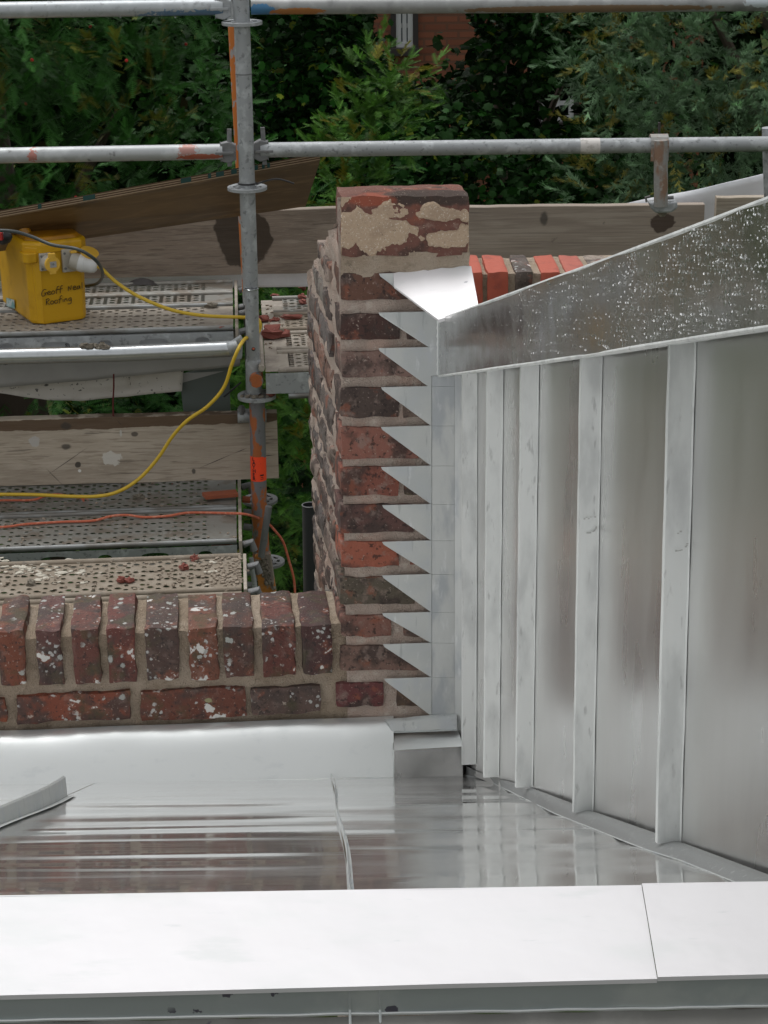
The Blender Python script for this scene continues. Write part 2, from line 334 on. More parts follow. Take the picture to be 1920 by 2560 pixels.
def thing(name, label, cat, loc, group=None):
    o = bpy.data.objects.new(name, None); COL.objects.link(o); o.location = Vector(loc); ORG[o.name] = Vector(loc)
    o.empty_display_size = .05; o['label'] = label; o['category'] = cat
    if group: o['group'] = group
    return o
def single(name, mb, m, label=None, cat=None, org=None, smooth=False, group=None, kind=None, bevel=0):
    if org is None: org = Vector(mb.v[0])
    me = mb.mesh(name, org, smooth); me.materials.append(MT[m] if isinstance(m, str) else m)
    o = bpy.data.objects.new(name, me); COL.objects.link(o); o.location = org; ORG[o.name] = Vector(org)
    if label: o['label'] = label
    if cat: o['category'] = cat
    if group: o['group'] = group
    if kind: o['kind'] = kind
    if bevel:
        md = o.modifiers.new('b', 'BEVEL'); md.width = bevel; md.segments = 2; md.limit_method = 'ANGLE'; md.angle_limit = R(35)
    return o
def brick_mesh(L, D, H, seed, mb=None, o=None, ax=exx, ay=V(0, 1, 0), az=V(0, 0, 1), nu=12, nd=4, nh=6, rnd=.004, wob=.0022, closed=True):
    """worn brick, centre o, with rounded arrises and uneven faces (a shell of displaced grids)"""
    mb = mb or MB(); o = Vector(o or (0, 0, 0)); idx = {}; vs = []; fs = []
    def vert(i, j, k):
        if (i, j, k) in idx: return idx[(i, j, k)]
        x, y, z = (i/nu-.5)*L, (j/nd-.5)*D, (k/nh-.5)*H
        hx, hy, hz = L/2-rnd, D/2-rnd, H/2-rnd
        q = V(max(-hx, min(hx, x)), max(-hy, min(hy, y)), max(-hz, min(hz, z))); d = V(x, y, z) - q
        if d.length > 1e-7: d = d.normalized() * rnd * min(1, 1)
        p = q + d; s_ = V(seed*3.1, seed*1.7, seed*.9)
        p += V(mn.noise(p*38+s_), mn.noise(p*38+s_+V(9, 0, 0)), mn.noise(p*38+s_+V(0, 9, 0))) * wob * 1.6
        p += V(mn.noise(p*14+s_), mn.noise(p*14+s_+V(9, 0, 0)), mn.noise(p*14+s_+V(0, 9, 0))) * wob * .6
        idx[(i, j, k)] = len(vs); vs.append(o + ax*p.x + ay*p.y + az*p.z); return idx[(i, j, k)]
    for i in range(nu):
        for k in range(nh):
            fs.append((vert(i,0,k), vert(i+1,0,k), vert(i+1,0,k+1), vert(i,0,k+1)))
            fs.append((vert(i,nd,k+1), vert(i+1,nd,k+1), vert(i+1,nd,k), vert(i,nd,k)))
    for j in range(nd):
        for k in range(nh):
            fs.append((vert(0,j,k+1), vert(0,j+1,k+1), vert(0,j+1,k), vert(0,j,k)))
            fs.append((vert(nu,j,k), vert(nu,j+1,k), vert(nu,j+1,k+1), vert(nu,j,k+1)))
    for i in range(nu):
        for j in range(nd):
            fs.append((vert(i,j,nh), vert(i+1,j,nh), vert(i+1,j+1,nh), vert(i,j+1,nh)))
            fs.append((vert(i,j+1,0), vert(i+1,j+1,0), vert(i+1,j,0), vert(i,j,0)))
    return mb.add(vs, fs)
def rough_box(o, a, b, c, n=(20, 4, 20), amp=.003, seed=0, sc_=30):
    """box with a displaced surface for mortar bodies"""
    mb = MB(); o, a, b, c = map(Vector, (o, a, b, c)); idx = {}; vs = []; fs = []
    nu, nd, nh = n; un, bn, cn = a.normalized(), b.normalized(), c.normalized()
    def vert(i, j, k):
        if (i, j, k) in idx: return idx[(i, j, k)]
        p = o + a*(i/nu) + b*(j/nd) + c*(k/nh)
        p = p + V(mn.noise(p*sc_), mn.noise(p*sc_+V(5, 0, 0)), mn.noise(p*sc_+V(0, 5, 0)))*amp + V(mn.noise(p*sc_*3), mn.noise(p*sc_*3+V(5, 0, 0)), mn.noise(p*sc_*3+V(0, 5, 0)))*amp*.4
        idx[(i, j, k)] = len(vs); vs.append(p); return idx[(i, j, k)]
    for i in range(nu):
        for k in range(nh):
            fs.append((vert(i,0,k), vert(i+1,0,k), vert(i+1,0,k+1), vert(i,0,k+1))); fs.append((vert(i,nd,k+1), vert(i+1,nd,k+1), vert(i+1,nd,k), vert(i,nd,k)))
    for j in range(nd):
        for k in range(nh):
            fs.append((vert(0,j,k+1), vert(0,j+1,k+1), vert(0,j+1,k), vert(0,j,k))); fs.append((vert(nu,j,k), vert(nu,j+1,k), vert(nu,j+1,k+1), vert(nu,j,k+1)))
    for i in range(nu):
        for j in range(nd):
            fs.append((vert(i,j,nh), vert(i+1,j,nh), vert(i+1,j+1,nh), vert(i,j+1,nh))); fs.append((vert(i,j+1,0), vert(i+1,j+1,0), vert(i+1,j,0), vert(i,j,0)))
    return mb.add(vs, fs)
def smooth_path(pts, n=8):
    pts = [Vector(p) for p in pts]; out = []
    for i in range(len(pts)-1):
        p0 = pts[max(i-1, 0)]; p1 = pts[i]; p2 = pts[i+1]; p3 = pts[min(i+2, len(pts)-1)]
        for k in range(n):
            t = k/n; out.append(.5*((2*p1)+(-p0+p2)*t+(2*p0-5*p1+4*p2-p3)*t*t+(-p0+3*p1-3*p2+p3)*t**3))
    out.append(pts[-1]); return out
def text_mb(s, org, ux, uy, size, ext):
    cu = bpy.data.curves.new('t', 'FONT'); cu.body = s; cu.size = 1; cu.offset = .022; ob = bpy.data.objects.new('t', cu)
    COL.objects.link(ob); bpy.context.view_layer.update(); me = ob.to_mesh(); mb = MB()
    ux, uy, ext = Vector(ux), Vector(uy), Vector(ext)
    mb.add([Vector(org) + ux*v.co.x*size + uy*v.co.y*size + ext for v in me.vertices], [tuple(p.vertices) for p in me.polygons])
    ob.to_mesh_clear(); bpy.data.objects.remove(ob); return mb

# ================================================================== SETTING
ground = MB().grid(lambda u, v: V(-150 + 300*u, -60 + 260*v, .25*mn.noise(V(u*30, v*30, 0))), 60, 60)
single('ground', ground, 'ground', kind='structure', org=(0, 0, 0))

# planes of the building

ROT = R(5)
DX = V(math.cos(ROT), math.sin(ROT), 0); DY = V(-math.sin(ROT), math.cos(ROT), 0)   # along / into the building
D0 = 3.46
PF = Plane((0, 3.62, 8), (0, -1, 0))                                     # pier front
LWp = PF.at(850, 1600); LW = Plane(LWp, -DY)                               # low wall front
# cladding plane through the feet of the first and last seams
f0 = P(1190, 1908, D0)
best = None
for k in range(400):                                                       # depth of the near seam from its width ratio
    d = 1.6 + k*.002; q = P(1700, 2100, d); r_ = (q - CAM).dot(fwd) / (f0 - CAM).dot(fwd)
    if best is None or abs(r_ - .576) < best[0]: best = (abs(r_ - .576), d)
f4 = P(1700, 2100, best[1])
wt = (f4 - f0); wt.z = 0; wt.normalize()
wn = Vector((-abs(wt.y), 0, 0)); wn = Vector((wt.y, -wt.x, 0));
if wn.x > 0: wn = -wn
WP = Plane(f0, wn)
g1 = P(1209, 1946, 3.47); gl = P(0, 1962, 3.45); g2 = WP.off(.03).at(1841, 2206)
fl = (g2 - g1); fl_s = fl.z / (fl.y)                                       # slope in y
# floor: level along DX, through g1 and g2
FU = (g1 - gl).normalized(); fn = FU.cross(fl).normalized()
if fn.z < 0: fn = -fn
FP = Plane(g1, fn)

# ================================================================== SHEET METAL FLOOR
fd = FP.n.cross(FU).normalized()
if fd.y > 0: fd = -fd        # down the picture (towards the camera, uphill)
back_l = FP.at(0, 1962); back_r = FP.at(1160, 1938)
fo = g1 + DX*0.05
roof_t = thing('sheet_metal_roof', 'wet reflective metal roof sheets sloping down to the brick parapet', 'metal roof', g1)
def floor_pt(px, py): return FP.at(px, py)
# seam lines of the floor in world: middle and left seam
ms_a, ms_b = floor_pt(827, 1928), floor_pt(880, 2225)
ls_a, ls_b = floor_pt(165, 1990), floor_pt(-60, 2090)
L_ = 2.05
def uv_pt(u, v):   # u metres along DX from g1, v metres uphill towards camera
    return g1 + FU*u + fd*v
def to_uv(p): q = p - g1; return q.dot(FU), q.dot(fd)
mu0, mv0 = to_uv(ms_a); mu1, mv1 = to_uv(ms_b)
lu0, lv0 = to_uv(ls_a); lu1, lv1 = to_uv(ls_b)
def seam_u(u0, v0, u1, v1, v): return u0 + (u1-u0)*(v-v0)/(v1-v0)
Lm = lambda v: seam_u(mu0, mv0, mu1, mv1, v)
Ll = lambda v: seam_u(lu0, lv0, lu1, lv1, v)
def warp(u, v, k):
    w_ = v + .035*mn.noise(V(u*1.3 + k*5, v*2, k))
    a = .0030*mn.noise(V(u*.55 + k*3, w_*5.5, k)) + .0011*mn.noise(V(u*.9 + k, w_*12, k+4)) + .00015*mn.noise(V(u*2.0, w_*30, k+9))
    return a * min(1, max(0, (v-.06)/.40))
Rw = lambda v: (0.03)
def sheet(name, ua, ub, k, va=-.16, vb=2.25):
    def f(i, j):
        v = va + (vb-va)*j; u = ua(v) + (ub(v)-ua(v))*i
        e = min(1, 4*i*(1-i)+.15)
        return uv_pt(u, v) + fn*warp(u, v, k)*e
    return part(name, MB().grid(f, 16, 150), 'floor', roof_t, smooth=True)
sheet('roof_sheet', lambda v: Lm(v)+.001, lambda v: .45, 1.0)
sheet('roof_sheet', lambda v: Ll(v)+.001, lambda v: Lm(v)-.001, 2.0)
sheet('roof_sheet', lambda v: Ll(v)-1.4, lambda v: Ll(v)-.001, 3.3)
# middle upstanding seam: slightly wavering double fold
def seam_strip(pts, h, w_, lean):
    mb = MB(); n = len(pts); vs = []
    for i, p in enumerate(pts):
        side = DX
        hh = h * (1 if 0 < i else .8)
        top = p + fn*hh + side*lean*hh
        vs += [p - side*w_*.8, top - side*w_*.5, top + fn*.0025, top + side*w_*.5, p + side*w_*.8, p + side*w_*2.2 + fn*.0012]
    for i in range(n-1):
        for k in range(5): fs = (i*6+k, i*6+k+1, (i+1)*6+k+1, (i+1)*6+k); mb.f.append(fs)
    mb.f.append((0, 1, 2, 3, 4)); mb.f.append(tuple((n-1)*6 + k for k in (4, 3, 2, 1, 0))); mb.v = [tuple(v) for v in vs]; return mb
pts = [uv_pt(Lm(v) + .0022*math.sin(v*5) , v) for v in np.linspace(mv0-.06, 2.2, 30)]
part('upstanding_seam', seam_strip(pts, .009, .0016, -.15), 'strip', roof_t, smooth=True)
# left seam: tall raised flange ending in a cut corner
e0 = floor_pt(163, 1990); hvec = (CAM + ray(163, 1944)*1.0 - CAM)
plL = Plane(e0, (0, -1, 0)); top0 = plL.at(163, 1943); hL = (top0 - e0).length
pts = []; ld = (ls_b - ls_a).normalized()
mb = MB(); vs = []
for i in range(14):
    t = i/13; p = e0 + ld*(1.5*t) + DX*(.006*math.sin(t*9)); tp = p + V(0, 0, hL*(1 - .35*min(1, t*2.2)))
    vs += [p - DX*.004, tp - DX*.005, tp + V(0, 0, .003), tp + DX*.003, p + DX*.004, p + DX*.02 + fn*.002]
for i in range(13):
    for k in range(5): mb.f.append((i*6+k, i*6+k+1, (i+1)*6+k+1, (i+1)*6+k))
mb.f.append((0, 1, 2, 3, 4)); mb.v = [tuple(v) for v in vs]
part('upstanding_seam', mb, 'flash', roof_t, smooth=True)

# ================================================================== CLADDING WALL WITH STANDING SEAMS
clad = thing('clad_dormer_wall', 'grey sheet metal side wall with five tall standing seams, right of the brick pier', 'metal wall', f0)
foot = [(1190, 1908), (1247, 1939), (1331, 1964), (1482, 2025), (1700, 2100)]
head = [(1193, 930), (1258, 920), (1347, 908), (1505, 880), (1738, 848)]
wfoot = [WP.at(*p) for p in foot]; whead = [WP.at(*p) for p in head]
bx0, bx1 = WP.at(1138, 1890), WP.at(1138, 930)
rx0, rx1 = WP.at(2120, 2255), WP.at(2150, 790)
cols = [(bx0, bx1)] + list(zip(wfoot, whead)) + [(rx0, rx1)]
for i in range(6):
    (a0, a1), (b0, b1) = cols[i], cols[i+1]
    a0 = a0 + V(0, 0, -.03); b0 = b0 + V(0, 0, -.03); a1 = a1 + V(0, 0, .05); b1 = b1 + V(0, 0, .05)
    def f(u, v, a0=a0, a1=a1, b0=b0, b1=b1, i=i):
        p = lerp(lerp(a0, b0, u), lerp(a1, b1, u), v)
        e = (4*u*(1-u)); g_ = (1-(1-u)**3.2)*(1-u**8)
        return p - wn*(.0062*g_ + .003*mn.noise(V(u*1.5+i*3, v*3.5, i))*e)
    part('cladding_panel', MB().grid(f, 14, 40), 'pan', clad, smooth=True)
SP = .0285
for i, (a, b) in enumerate(zip(wfoot, whead)):
    b = b + (b - a)*.04; t = wt*.0045; fold = wt*.0075
    poly = []
    mb = MB(); n = 12; vs = []
    for k in range(n+1):
        p = lerp(a, b, k/n) + wn*.0003*math.sin(k*2.3+i) + wt*.0004*math.sin(k*1.7+i*2)
        vs += [p - t, p + wn*SP*.97 - t, p + wn*SP, p + wn*(SP-.0015) + t*.9, p + wn*.002 + t, p + wn*.0004 + t*1.5]
    for k in range(n):
        for q in range(5): mb.f.append((k*6+q, k*6+q+1, (k+1)*6+q+1, (k+1)*6+q))
    mb.f.append((0, 1, 2, 3, 4)); mb.v = [tuple(v) for v in vs]
    sm_ = part('standing_seam', mb, 'seam', clad, smooth=False)
    for (si, px, py) in ((3, 1470, 1312), (4, 1692, 1352)):
        if si == i:   # faint rubbed ink stamp on the seam
            c = WP.off(.014).at(px, py) + wt*.0062; st = MB(); rs_ = random.Random(i)
            for k_ in range(16):
                an = math.pi*(1.05 + .95*k_/15) if k_ < 9 else 0
                q_ = c + (wn*math.cos(an)*.010 + V(0, 0, 1)*math.sin(an)*.009 if k_ < 9 else -wn*(-.009 + .0028*(k_-9)) + V(0, 0, .012 + .001*math.sin(k_*3)))
                if rs_.random() < .8: st.cbox(q_, .0024, .0002, rs_.uniform(.0008, .0022), wn, wt)
            part('ink_stamp', st, 'stamp', sm_)
# speckled kick strip along the foot of the wall
up = [(1146, 1906), (1214, 1938), (1331, 1970), (1480, 2027), (1700, 2104), (1920, 2186), (2140, 2270)]
lo = [(1150, 1936), (1209, 1946), (1387, 2034), (1614, 2124), (1703, 2152), (1841, 2207), (2060, 2300)]
upw = [WP.off(.002).at(*p) for p in up]
low = [FP.off(.0008).at(*p) for p in lo]
def samp(L, t):
    t = t*(len(L)-1); i = min(int(t), len(L)-2); return lerp(L[i], L[i+1], t-i)
def f(u, v):
    return lerp(samp(upw, u), samp(low, u), v) + fn*.004*math.sin(math.pi*v)
part('kick_strip', MB().grid(f, 60, 6), 'fillet', clad, smooth=True)
part('strip_edge', MB().tube([samp(low, t) for t in np.linspace(0, 1, 40)], .0009, 6), 'flash', clad, smooth=True)

# ================================================================== ROOF VERGE BAND
BP = Plane(PF.off(.012).at(1096, 870), wn)
bt = [(1096, 800), (1298, 727), (1500, 655), (1700, 580), (1920, 497), (2140, 414)]
bb = [(1096, 939), (1298, 911), (1500, 881), (1700, 848), (1920, 815), (2140, 782)]
band = thing('roof_verge', 'sloping sheet metal verge band covered in rain drops, above the standing seams', 'roof edge', BP.at(1096, 940))
btw = [BP.at(*p) for p in bt]; bbw = [BP.at(*p) for p in bb]
def f(u, v):
    p = lerp(samp(bbw, u), samp(btw, u), v); return p + wn*(.0025*mn.noise(V(u*9, v*1.2, 0)) - .002*math.sin(math.pi*v))*min(1, u*7)
part('fascia', MB().grid(f, 60, 10), 'band', band, smooth=True)
part('top_fold', MB().tube([samp(btw, t) - wn*.003 for t in np.linspace(0, 1, 30)], .0032, 8), 'seam', band, smooth=True)
part('drip_edge', MB().tube([samp(bbw, t) - wn*.001 + V(0, 0, -.001) for t in np.linspace(0, 1, 30)], .0024, 8), 'seam', band, smooth=True)
# soffit return so the lower edge has depth, and the roof sheet behind the verge
def f(u, v): return samp(bbw, u) - wn*(.036*v) + V(0, 0, -.001)
part('soffit', MB().grid(f, 20, 2), 'seam', band)
def f(u, v): return samp(btw, u) - wn*(.004 + 2.2*v) + V(0, 0, -.045*min(1, v*20))
part('roof_sheet', MB().grid(f, 20, 22), 'flash', band, smooth=True)
# rain drops: beads elongated down the face
mb = MB(); rr = np.random.default_rng(3); cnt = 0
while cnt < 1400:
    u, v = rr.random(), rr.random()
    dens = .30 if u < .18 else (.5 if u < .45 else 1.0)
    if rr.random() > dens: continue
    if mn.noise(V(u*30, v*7, 3)) < rr.uniform(-.7, .15): continue
    p = lerp(samp(bbw, u), samp(btw, u), .03 + .94*v) + wn*.0008
    s_ = rr.uniform(.0004, .0014)*(1 if u > .2 else .7); L = rr.uniform(1.2, 3.2) if rr.random() < .6 else 1.2
    k = len(mb.v); ring = []
    for j, (zz, rad) in enumerate(((-1, 0), (-.75, .8), (0, 1), (.6, .55), (1, .12))):
        for q in range(5):
            an = math.pi*q/4
            ring.append(p + V(0, 0, 1)*zz*s_*L*(1 if zz > 0 else .6) + wt*math.cos(an)*rad*s_ + wn*math.sin(an)*rad*s_*.9)
    fs = [(a*5+q, a*5+q+1, (a+1)*5+q+1, (a+1)*5+q) for a in range(4) for q in range(4)]
    mb.add(ring, fs); cnt += 1
part('rain_drops', mb, 'drop', band, smooth=True, kind='stuff')

# ================================================================== PIER (narrow tall brick wall with raking top)
pier = thing('brick_pier', 'tall narrow brick wall end with raking top, between the scaffold and the metal wall', 'brick wall', PF.at(1010, 1800))
SD = V(-math.sin(R(7.6)), math.cos(R(7.6)), 0)                            # receding direction of its left face
pbl = PF.at(850, 1800); ptl = PF.at(849, 487); pbr = PF.at(1174, 1800); ptr = PF.at(1174, 487)
zb, zt = pbl.z - .9, ptl.z
PL = Plane(PF.at(850, 1100), V(-SD.y, SD.x, 0))                            # left face
xl = PF.at(850, 1100).x; xr = PF.at(1172, 560).x
LEN = .58
zt_back = PL.at(772, 690).z + .0
def rake(s):  # top height at distance s behind the front
    return zt - .045 - (zt - .045 - zt_back)*max(0, (s-.02))/(LEN-.02) if s > .0 else zt
# mortar body: prism with raking top, slightly inside the faces
def body_pt(u, s, z):  # u 0..1 across, s behind, z
    return V(xl + .004 + (xr - xl - .008)*u, 3.62 + .0035, 0) + SD*s + V(0, 0, z)
mb = MB()
NS = 16
def f(u, v):  # left face
    s = LEN*u; z = zb + (rake(s) - .010 - zb)*v; p = body_pt(0, s, z)
    q = (mn.noise(p*26)*.009 + mn.noise(p*70)*.006 + .0022)*min(1, .15 + s*12) - (.0065 if s < .1 else 0)
    return p + V(-1, 0, 0)*q
mb.grid(f, 40, 150)
def f(u, v):  # front
    z = zb + (zt - .012 - zb)*v; p = body_pt(u, 0, z); return p + V(0, -1, 0)*(mn.noise(p*34)*.0035 + mn.noise(p*110)*.0015)
mb.grid(f, 40, 170)
def f(u, v):
    s = LEN*v; p = body_pt(u, s, rake(s) - .008); return p + V(0, 0, mn.noise(p*30)*.005)
mb.grid(f, 12, 30)
def f(u, v):
    s = LEN*u; z = zb + (rake(s) - .010 - zb)*v; return body_pt(1, s, z)
mb.grid(f, 6, 12)
def f(u, v): return body_pt(u, LEN, zb + (rake(LEN) - .01 - zb)*v)
mb.grid(f, 4, 12)
part('mortar', mb, 'mortar_pink', pier, smooth=True)
def rect_brick(name, pl, x0, x1, y0, y1, dep, parent, col, m, seed, proud=.004, depdir=V(-math.sin(R(7.6)), math.cos(R(7.6)), 0), ax=exx, org=None, wob=.0022, rnd=.004):
    tl, br_ = pl.at(x0, y0), pl.at(x1, y1)
    cx = (tl + br_)/2; L = abs((br_ - tl).dot(ax)); H = abs(tl.z - br_.z)
    c = cx + depdir*(dep/2 - proud)
    mb = brick_mesh(L, dep, H, seed, None, (0, 0, 0), ax, depdir, V(0, 0, 1), wob=wob, rnd=rnd)
    me = mb.mesh(name, (0, 0, 0), True); me.materials.append(MT[m] if isinstance(m, str) else m)
    o = bpy.data.objects.new(name, me); COL.objects.link(o); o.parent = parent; o.location = c - ORG[parent.name]; o.color = C4(col)
    return o
# top brick on edge with mortar smears
def patch(px, py, rx, ry, a=1.1):
    c = PF.at(px, py); k = 1/1300; return ('s', (.43, .325, .23), c, (rx*k, .05, ry*k), 55, a*1.5, .10, 1)
topm = mat('mortar_smeared_brick', (.15, .07, .055), .85, layers=[
    ('n', (.27, .085, .05), 14, .52, .66, .7), ('n', (.05, .035, .03), 22, .50, .62, .75), ('n', (.25, .17, .14), 60, .56, .68, .6),
    ('s', (.045, .035, .03), PF.at(1080, 492), (.12, .05, .02), 40, 1.0, .4, .9), ('s', (.27, .075, .045), PF.at(930, 500), (.05, .05, .014), 40, 1.0, .4, .9),
    ('n', (.62, .52, .40), 300, .64, .70, .6), ('n', (.09, .07, .05), 260, .66, .74, .6)], bump=[(50, .005, .6), (260, .002, .9)], spec=.25)
rect_brick('brick', PF, 849, 1174, 487, 640, .1, pier, (.2, .08, .06), topm, 2, proud=.006, wob=.003, rnd=.009)
mb = rough_box(PF.at(852, 692) + V(0, -.002, 0), exx*(xr-xl-.006), V(0, .10, 0), V(0, 0, PF.at(852, 634).z - PF.at(852, 692).z), (30, 4, 8), .004)
part('mortar_bed', mb, 'mortar', pier, smooth=True)
courses = [  # y0, y1, right end of first brick, colour, extra brick start
    (681, 748, 1060, (.12, .062, .045), None), (784, 849, 1002, (.065, .035, .03), None), (877, 941, 1040, (.21, .135, .115), None),
    (968, 1043, 1000, (.075, .055, .048), (1006, (.15, .11, .09))), (1067, 1146, 1046, (.24, .105, .08), None), (1167, 1237, 999, (.20, .075, .055), (1008, (.11, .09, .06))),
    (1261, 1329, 1034, (.115, .062, .055), None), (1354, 1415, 998, (.30, .10, .065), (1022, (.2, .1, .08))), (1443, 1508, 1036, (.095, .08, .06), None),
    (1536, 1590, 978, (.19, .095, .075), (1008, (.16, .11, .09))), (1614, 1675, 1046, (.17, .105, .085), None), (1707, 1765, 961, (.125, .045, .045), (990, (.12, .08, .055)))]
for i, (y0, y1, xr_, c, ex) in enumerate(courses):
    rect_brick('brick', PF, 850 + random.uniform(-2, 3) - (10 if i == 11 else 0), xr_, y0, y1, .1, pier, c, 'brick', 10+i, proud=.0035)
    x2 = ex[0] if ex else xr_ + 14
    rect_brick('brick', PF, x2, 1136, y0+1, y1, .1, pier, ex[1] if ex else (.16, .09, .07), 'brick', 40+i, proud=.001)
ELL = [(940, 575, 88, 52), (985, 528, 42, 26), (905, 560, 50, 40), (1105, 535, 60, 17), (1075, 522, 25, 14), (1120, 598, 62, 20), (1158, 585, 14, 26), (872, 600, 22, 22), (1163, 543, 13, 14), (930, 625, 14, 18)]
smp = PF.off(.0062)
def f(u, v):
    px, py = lerp(852, 1172, u), lerp(494, 640, v); q = smp.at(px, py)
    m_ = max(1 - math.hypot((px-a)/c, (py-b)/d) for a, b, c, d in ELL)
    m_ += .30*mn.noise(q*55) + .16*mn.noise(q*140)
    h = max(-.004, min(.0035, m_*.022)) + .0009*mn.noise(q*160) + .0006*mn.noise(q*400)
    return q + V(0, -h + .0008, 0)
part('mortar_smear', MB().grid(f, 150, 70), 'smear', pier, smooth=True)
# left face: courses of receding stretchers under the raking top
pal = [(.13, .11, .10), (.17, .13, .11), (.14, .10, .085), (.25, .20, .17), (.12, .105, .10), (.22, .13, .10), (.20, .18, .16)]
ys = [487, 560] + [681, 784, 877, 968, 1067, 1167, 1261, 1354, 1443, 1536, 1614, 1707]
for i, y0 in enumerate([487, 565] + [c[0] for c in courses]):
    y1 = {0: 556, 1: 640}.get(i) or courses[i-2][1]
    z1, z0 = PF.at(850, y0).z, PF.at(850, y1).z; s = .108 if i > 1 else .105; 
    first = True
    while s < LEN - .02:
        Ls = min(.215 if (i % 2 == 0 or not first) else .105, LEN - s); first = False
        zr = rake(s + Ls*.8)
        if z1 > zr:
            Ls2 = Ls
            if z0 + .03 > zr: break
            z1b = min(z1, zr)
        else: z1b = z1
        H = z1b - z0; c = V(xl, 3.62, (z0+z1b)/2) + SD*(s + Ls/2)
        mb = brick_mesh(Ls-.010, .09, H, 100+i*7+int(s*50), None, (0, 0, 0), SD, V(SD.y, -SD.x, 0), V(0, 0, 1), nu=10, nd=2, nh=5, wob=.0045, rnd=.008)
        me = mb.mesh('brick', (0, 0, 0), True); me.materials.append(MT['brick'])
        o = bpy.data.objects.new('brick', me); COL.objects.link(o); o.parent = pier
        o.location = c + V(SD.y, -SD.x, 0)*(.045-.0032) - ORG[pier.name]; o.color = C4(random.choice(pal)); s += Ls + .004

# ================================================================== STEPPED FLASHING
flt = thing('stepped_flashing', 'pale grey saw-tooth stepped metal flashing let into the brick pier joints', 'flashing', PF.at(1078, 1792))
yts = [683, 781, 870, 968, 1067, 1167, 1263, 1354, 1438, 1533, 1610, 1696, 1792]
xls = [947, 946, 946, 952, 952, 952, 955, 955, 955, 955, 957, 960]
FF = PF.off(.007)
def sheet_poly(pl, pts, th=.0016):
    return MB().prism([pl.at(*p) for p in pts], -pl.n*th)
for i in range(12):
    yt, yb, x0 = yts[i], yts[i+1], xls[i]
    pl = PF.off(.0075 - .0004*(i % 2))
    if i == 0: pts = [(x0, yt+1), (983, yt), (985, 717), (1090, 797), (1094, 797), (1094, yb+2), (1071, yb), (x0+4, yt+8)]
    elif i == 1: pts = [(x0, yt), (1094, yt-3), (1094, yb), (1073, yb-1), (x0+3, yt+7)]
    elif i == 2: pts = [(x0, yt), (1094, yt-3), (1094, 939), (1078, 940), (1078, yb-1), (1071, yb-1), (x0+3, yt+7)]
    else: pts = [(x0, yt), (1078, yt-3), (1078, yb-2), (x0+4, yt+7)]
    def under(pp):  # follow plane
        return [pl.at(*q) for q in pp]
    jj = V(0, 0, 0); pw = under(pts); pw = [q_ + V(0, -.0016*abs(math.sin(i*2.1+k_)) if k_ in (0, len(pw)-1) else 0, 0) for k_, q_ in enumerate(pw)]
    part('flashing_step', MB().prism(pw, V(0, .0016, 0)), 'flash', flt, bevel=.0005)
for i in range(2, 12):
    yt, yb = yts[i], yts[i+1]
    if i == 2: yt = 942
    pl = PF.off(.0068)
    part('cover_strip', MB().prism([pl.at(*q) for q in ((1079, yt-2), (1137, yt-2), (1137, yb-2.1), (1079, yb-2.1))], V(0, .002, 0)), 'strip', flt, bevel=.0006)
part('fold_line', MB().tube([PF.off(.008).at(1078, y) for y in (942, 1300, 1790)], .0009, 6), 'flash', flt)
part('welded_corner', MB().tube([PF.off(.012).at(1095 + .6*math.sin(k*1.9), lerp(799, 938, k/20)) for k in range(21)], .0025, 8, rs=[.0024 + .0008*math.sin(k*2.4) for k in range(21)]), 'seam', flt, smooth=True)
def f(u, v):
    y = lerp(1893, 936, v); return lerp(PF.off(.0066).at(1137, y), WP.off(.0025).at(1161, y), u)
part('corner_return', MB().grid(f, 3, 20), 'strip', flt, smooth=True)
# return of the verge between welded corner and band
part('corner_fold', MB().prism([PF.off(.008).at(1094, 799), PF.off(.008).at(1094, 939), BP.at(1098, 939), BP.at(1098, 800)], V(0, .0015, 0)), 'flash', flt)
# white cap sheet
cap = MB(); A = PF.off(.004).at(983, 683); B = PF.off(.004).at(1178, 664); E = PF.off(.004).at(985, 716)
Dp = PF.off(.10).at(1096, 799); Cp = PF.off(.10).at(1197, 770)
E = PF.off(.022).at(985, 716); Mid = (A + Cp + Dp + B)/4 + V(0, 0, -.003)
ring_ = [lerp(A, B, t) + V(0, 0, .0012*math.sin(t*23)) for t in np.linspace(0, 1, 14)] + [lerp(B, Cp, t) for t in (.33, .66, 1)] + [lerp(Cp, Dp, t) for t in (.5, 1)] + [lerp(Dp, E, t) for t in (.25, .5, .75, 1)] + [lerp(E, A, .5)]
cap.add(ring_, [tuple(range(len(ring_)))[::-1]])
cap.prism([E, Dp, Dp + V(0, 0, -.004), E + V(0, 0, -.003)], V(0, .0015, 0))
cap.prism([Dp, Cp, Cp + V(0, 0, -.006), Dp + V(0, 0, -.006)], V(0, .0015, 0))
cp = single('corner_cap_sheet', cap, 'coping', 'bright white folded metal cap sheet on top of the flashing at the pier corner', 'flashing', org=A, smooth=True)

# ================================================================== LOW PARAPET
para = thing('brick_parapet', 'low brick parapet with lichen covered bricks on edge, left of the tall pier', 'brick wall', LW.at(400, 1826))
lwl, lwr = LW.at(-420, 1850), LW.at(874, 1800)
zc_top = LW.at(400, 1572).z
Lpar = (lwr - lwl).dot(DX)
mb = rough_box(V(lwl.x, lwl.y, zc_top - .45) + DY*.0075, DX*Lpar, DY*.166, V(0, 0, .447 - .0075), (190, 20, 80), .0042, sc_=36)
part('mortar', mb, 'mortar', para, smooth=True)
fr = [(-96, -38), (-4, 66), (90, 157), (180, 252), (268, 340), (365, 447), (474, 544), (561, 634), (658, 738), (757, 828)]
cl = [(.13, .05, .03), (.16, .052, .03), (.10, .045, .04), (.12, .045, .035), (.12, .04, .032), (.075, .045, .038), (.14, .055, .035), (.09, .04, .03), (.11, .038, .03), (.065, .03, .028)]
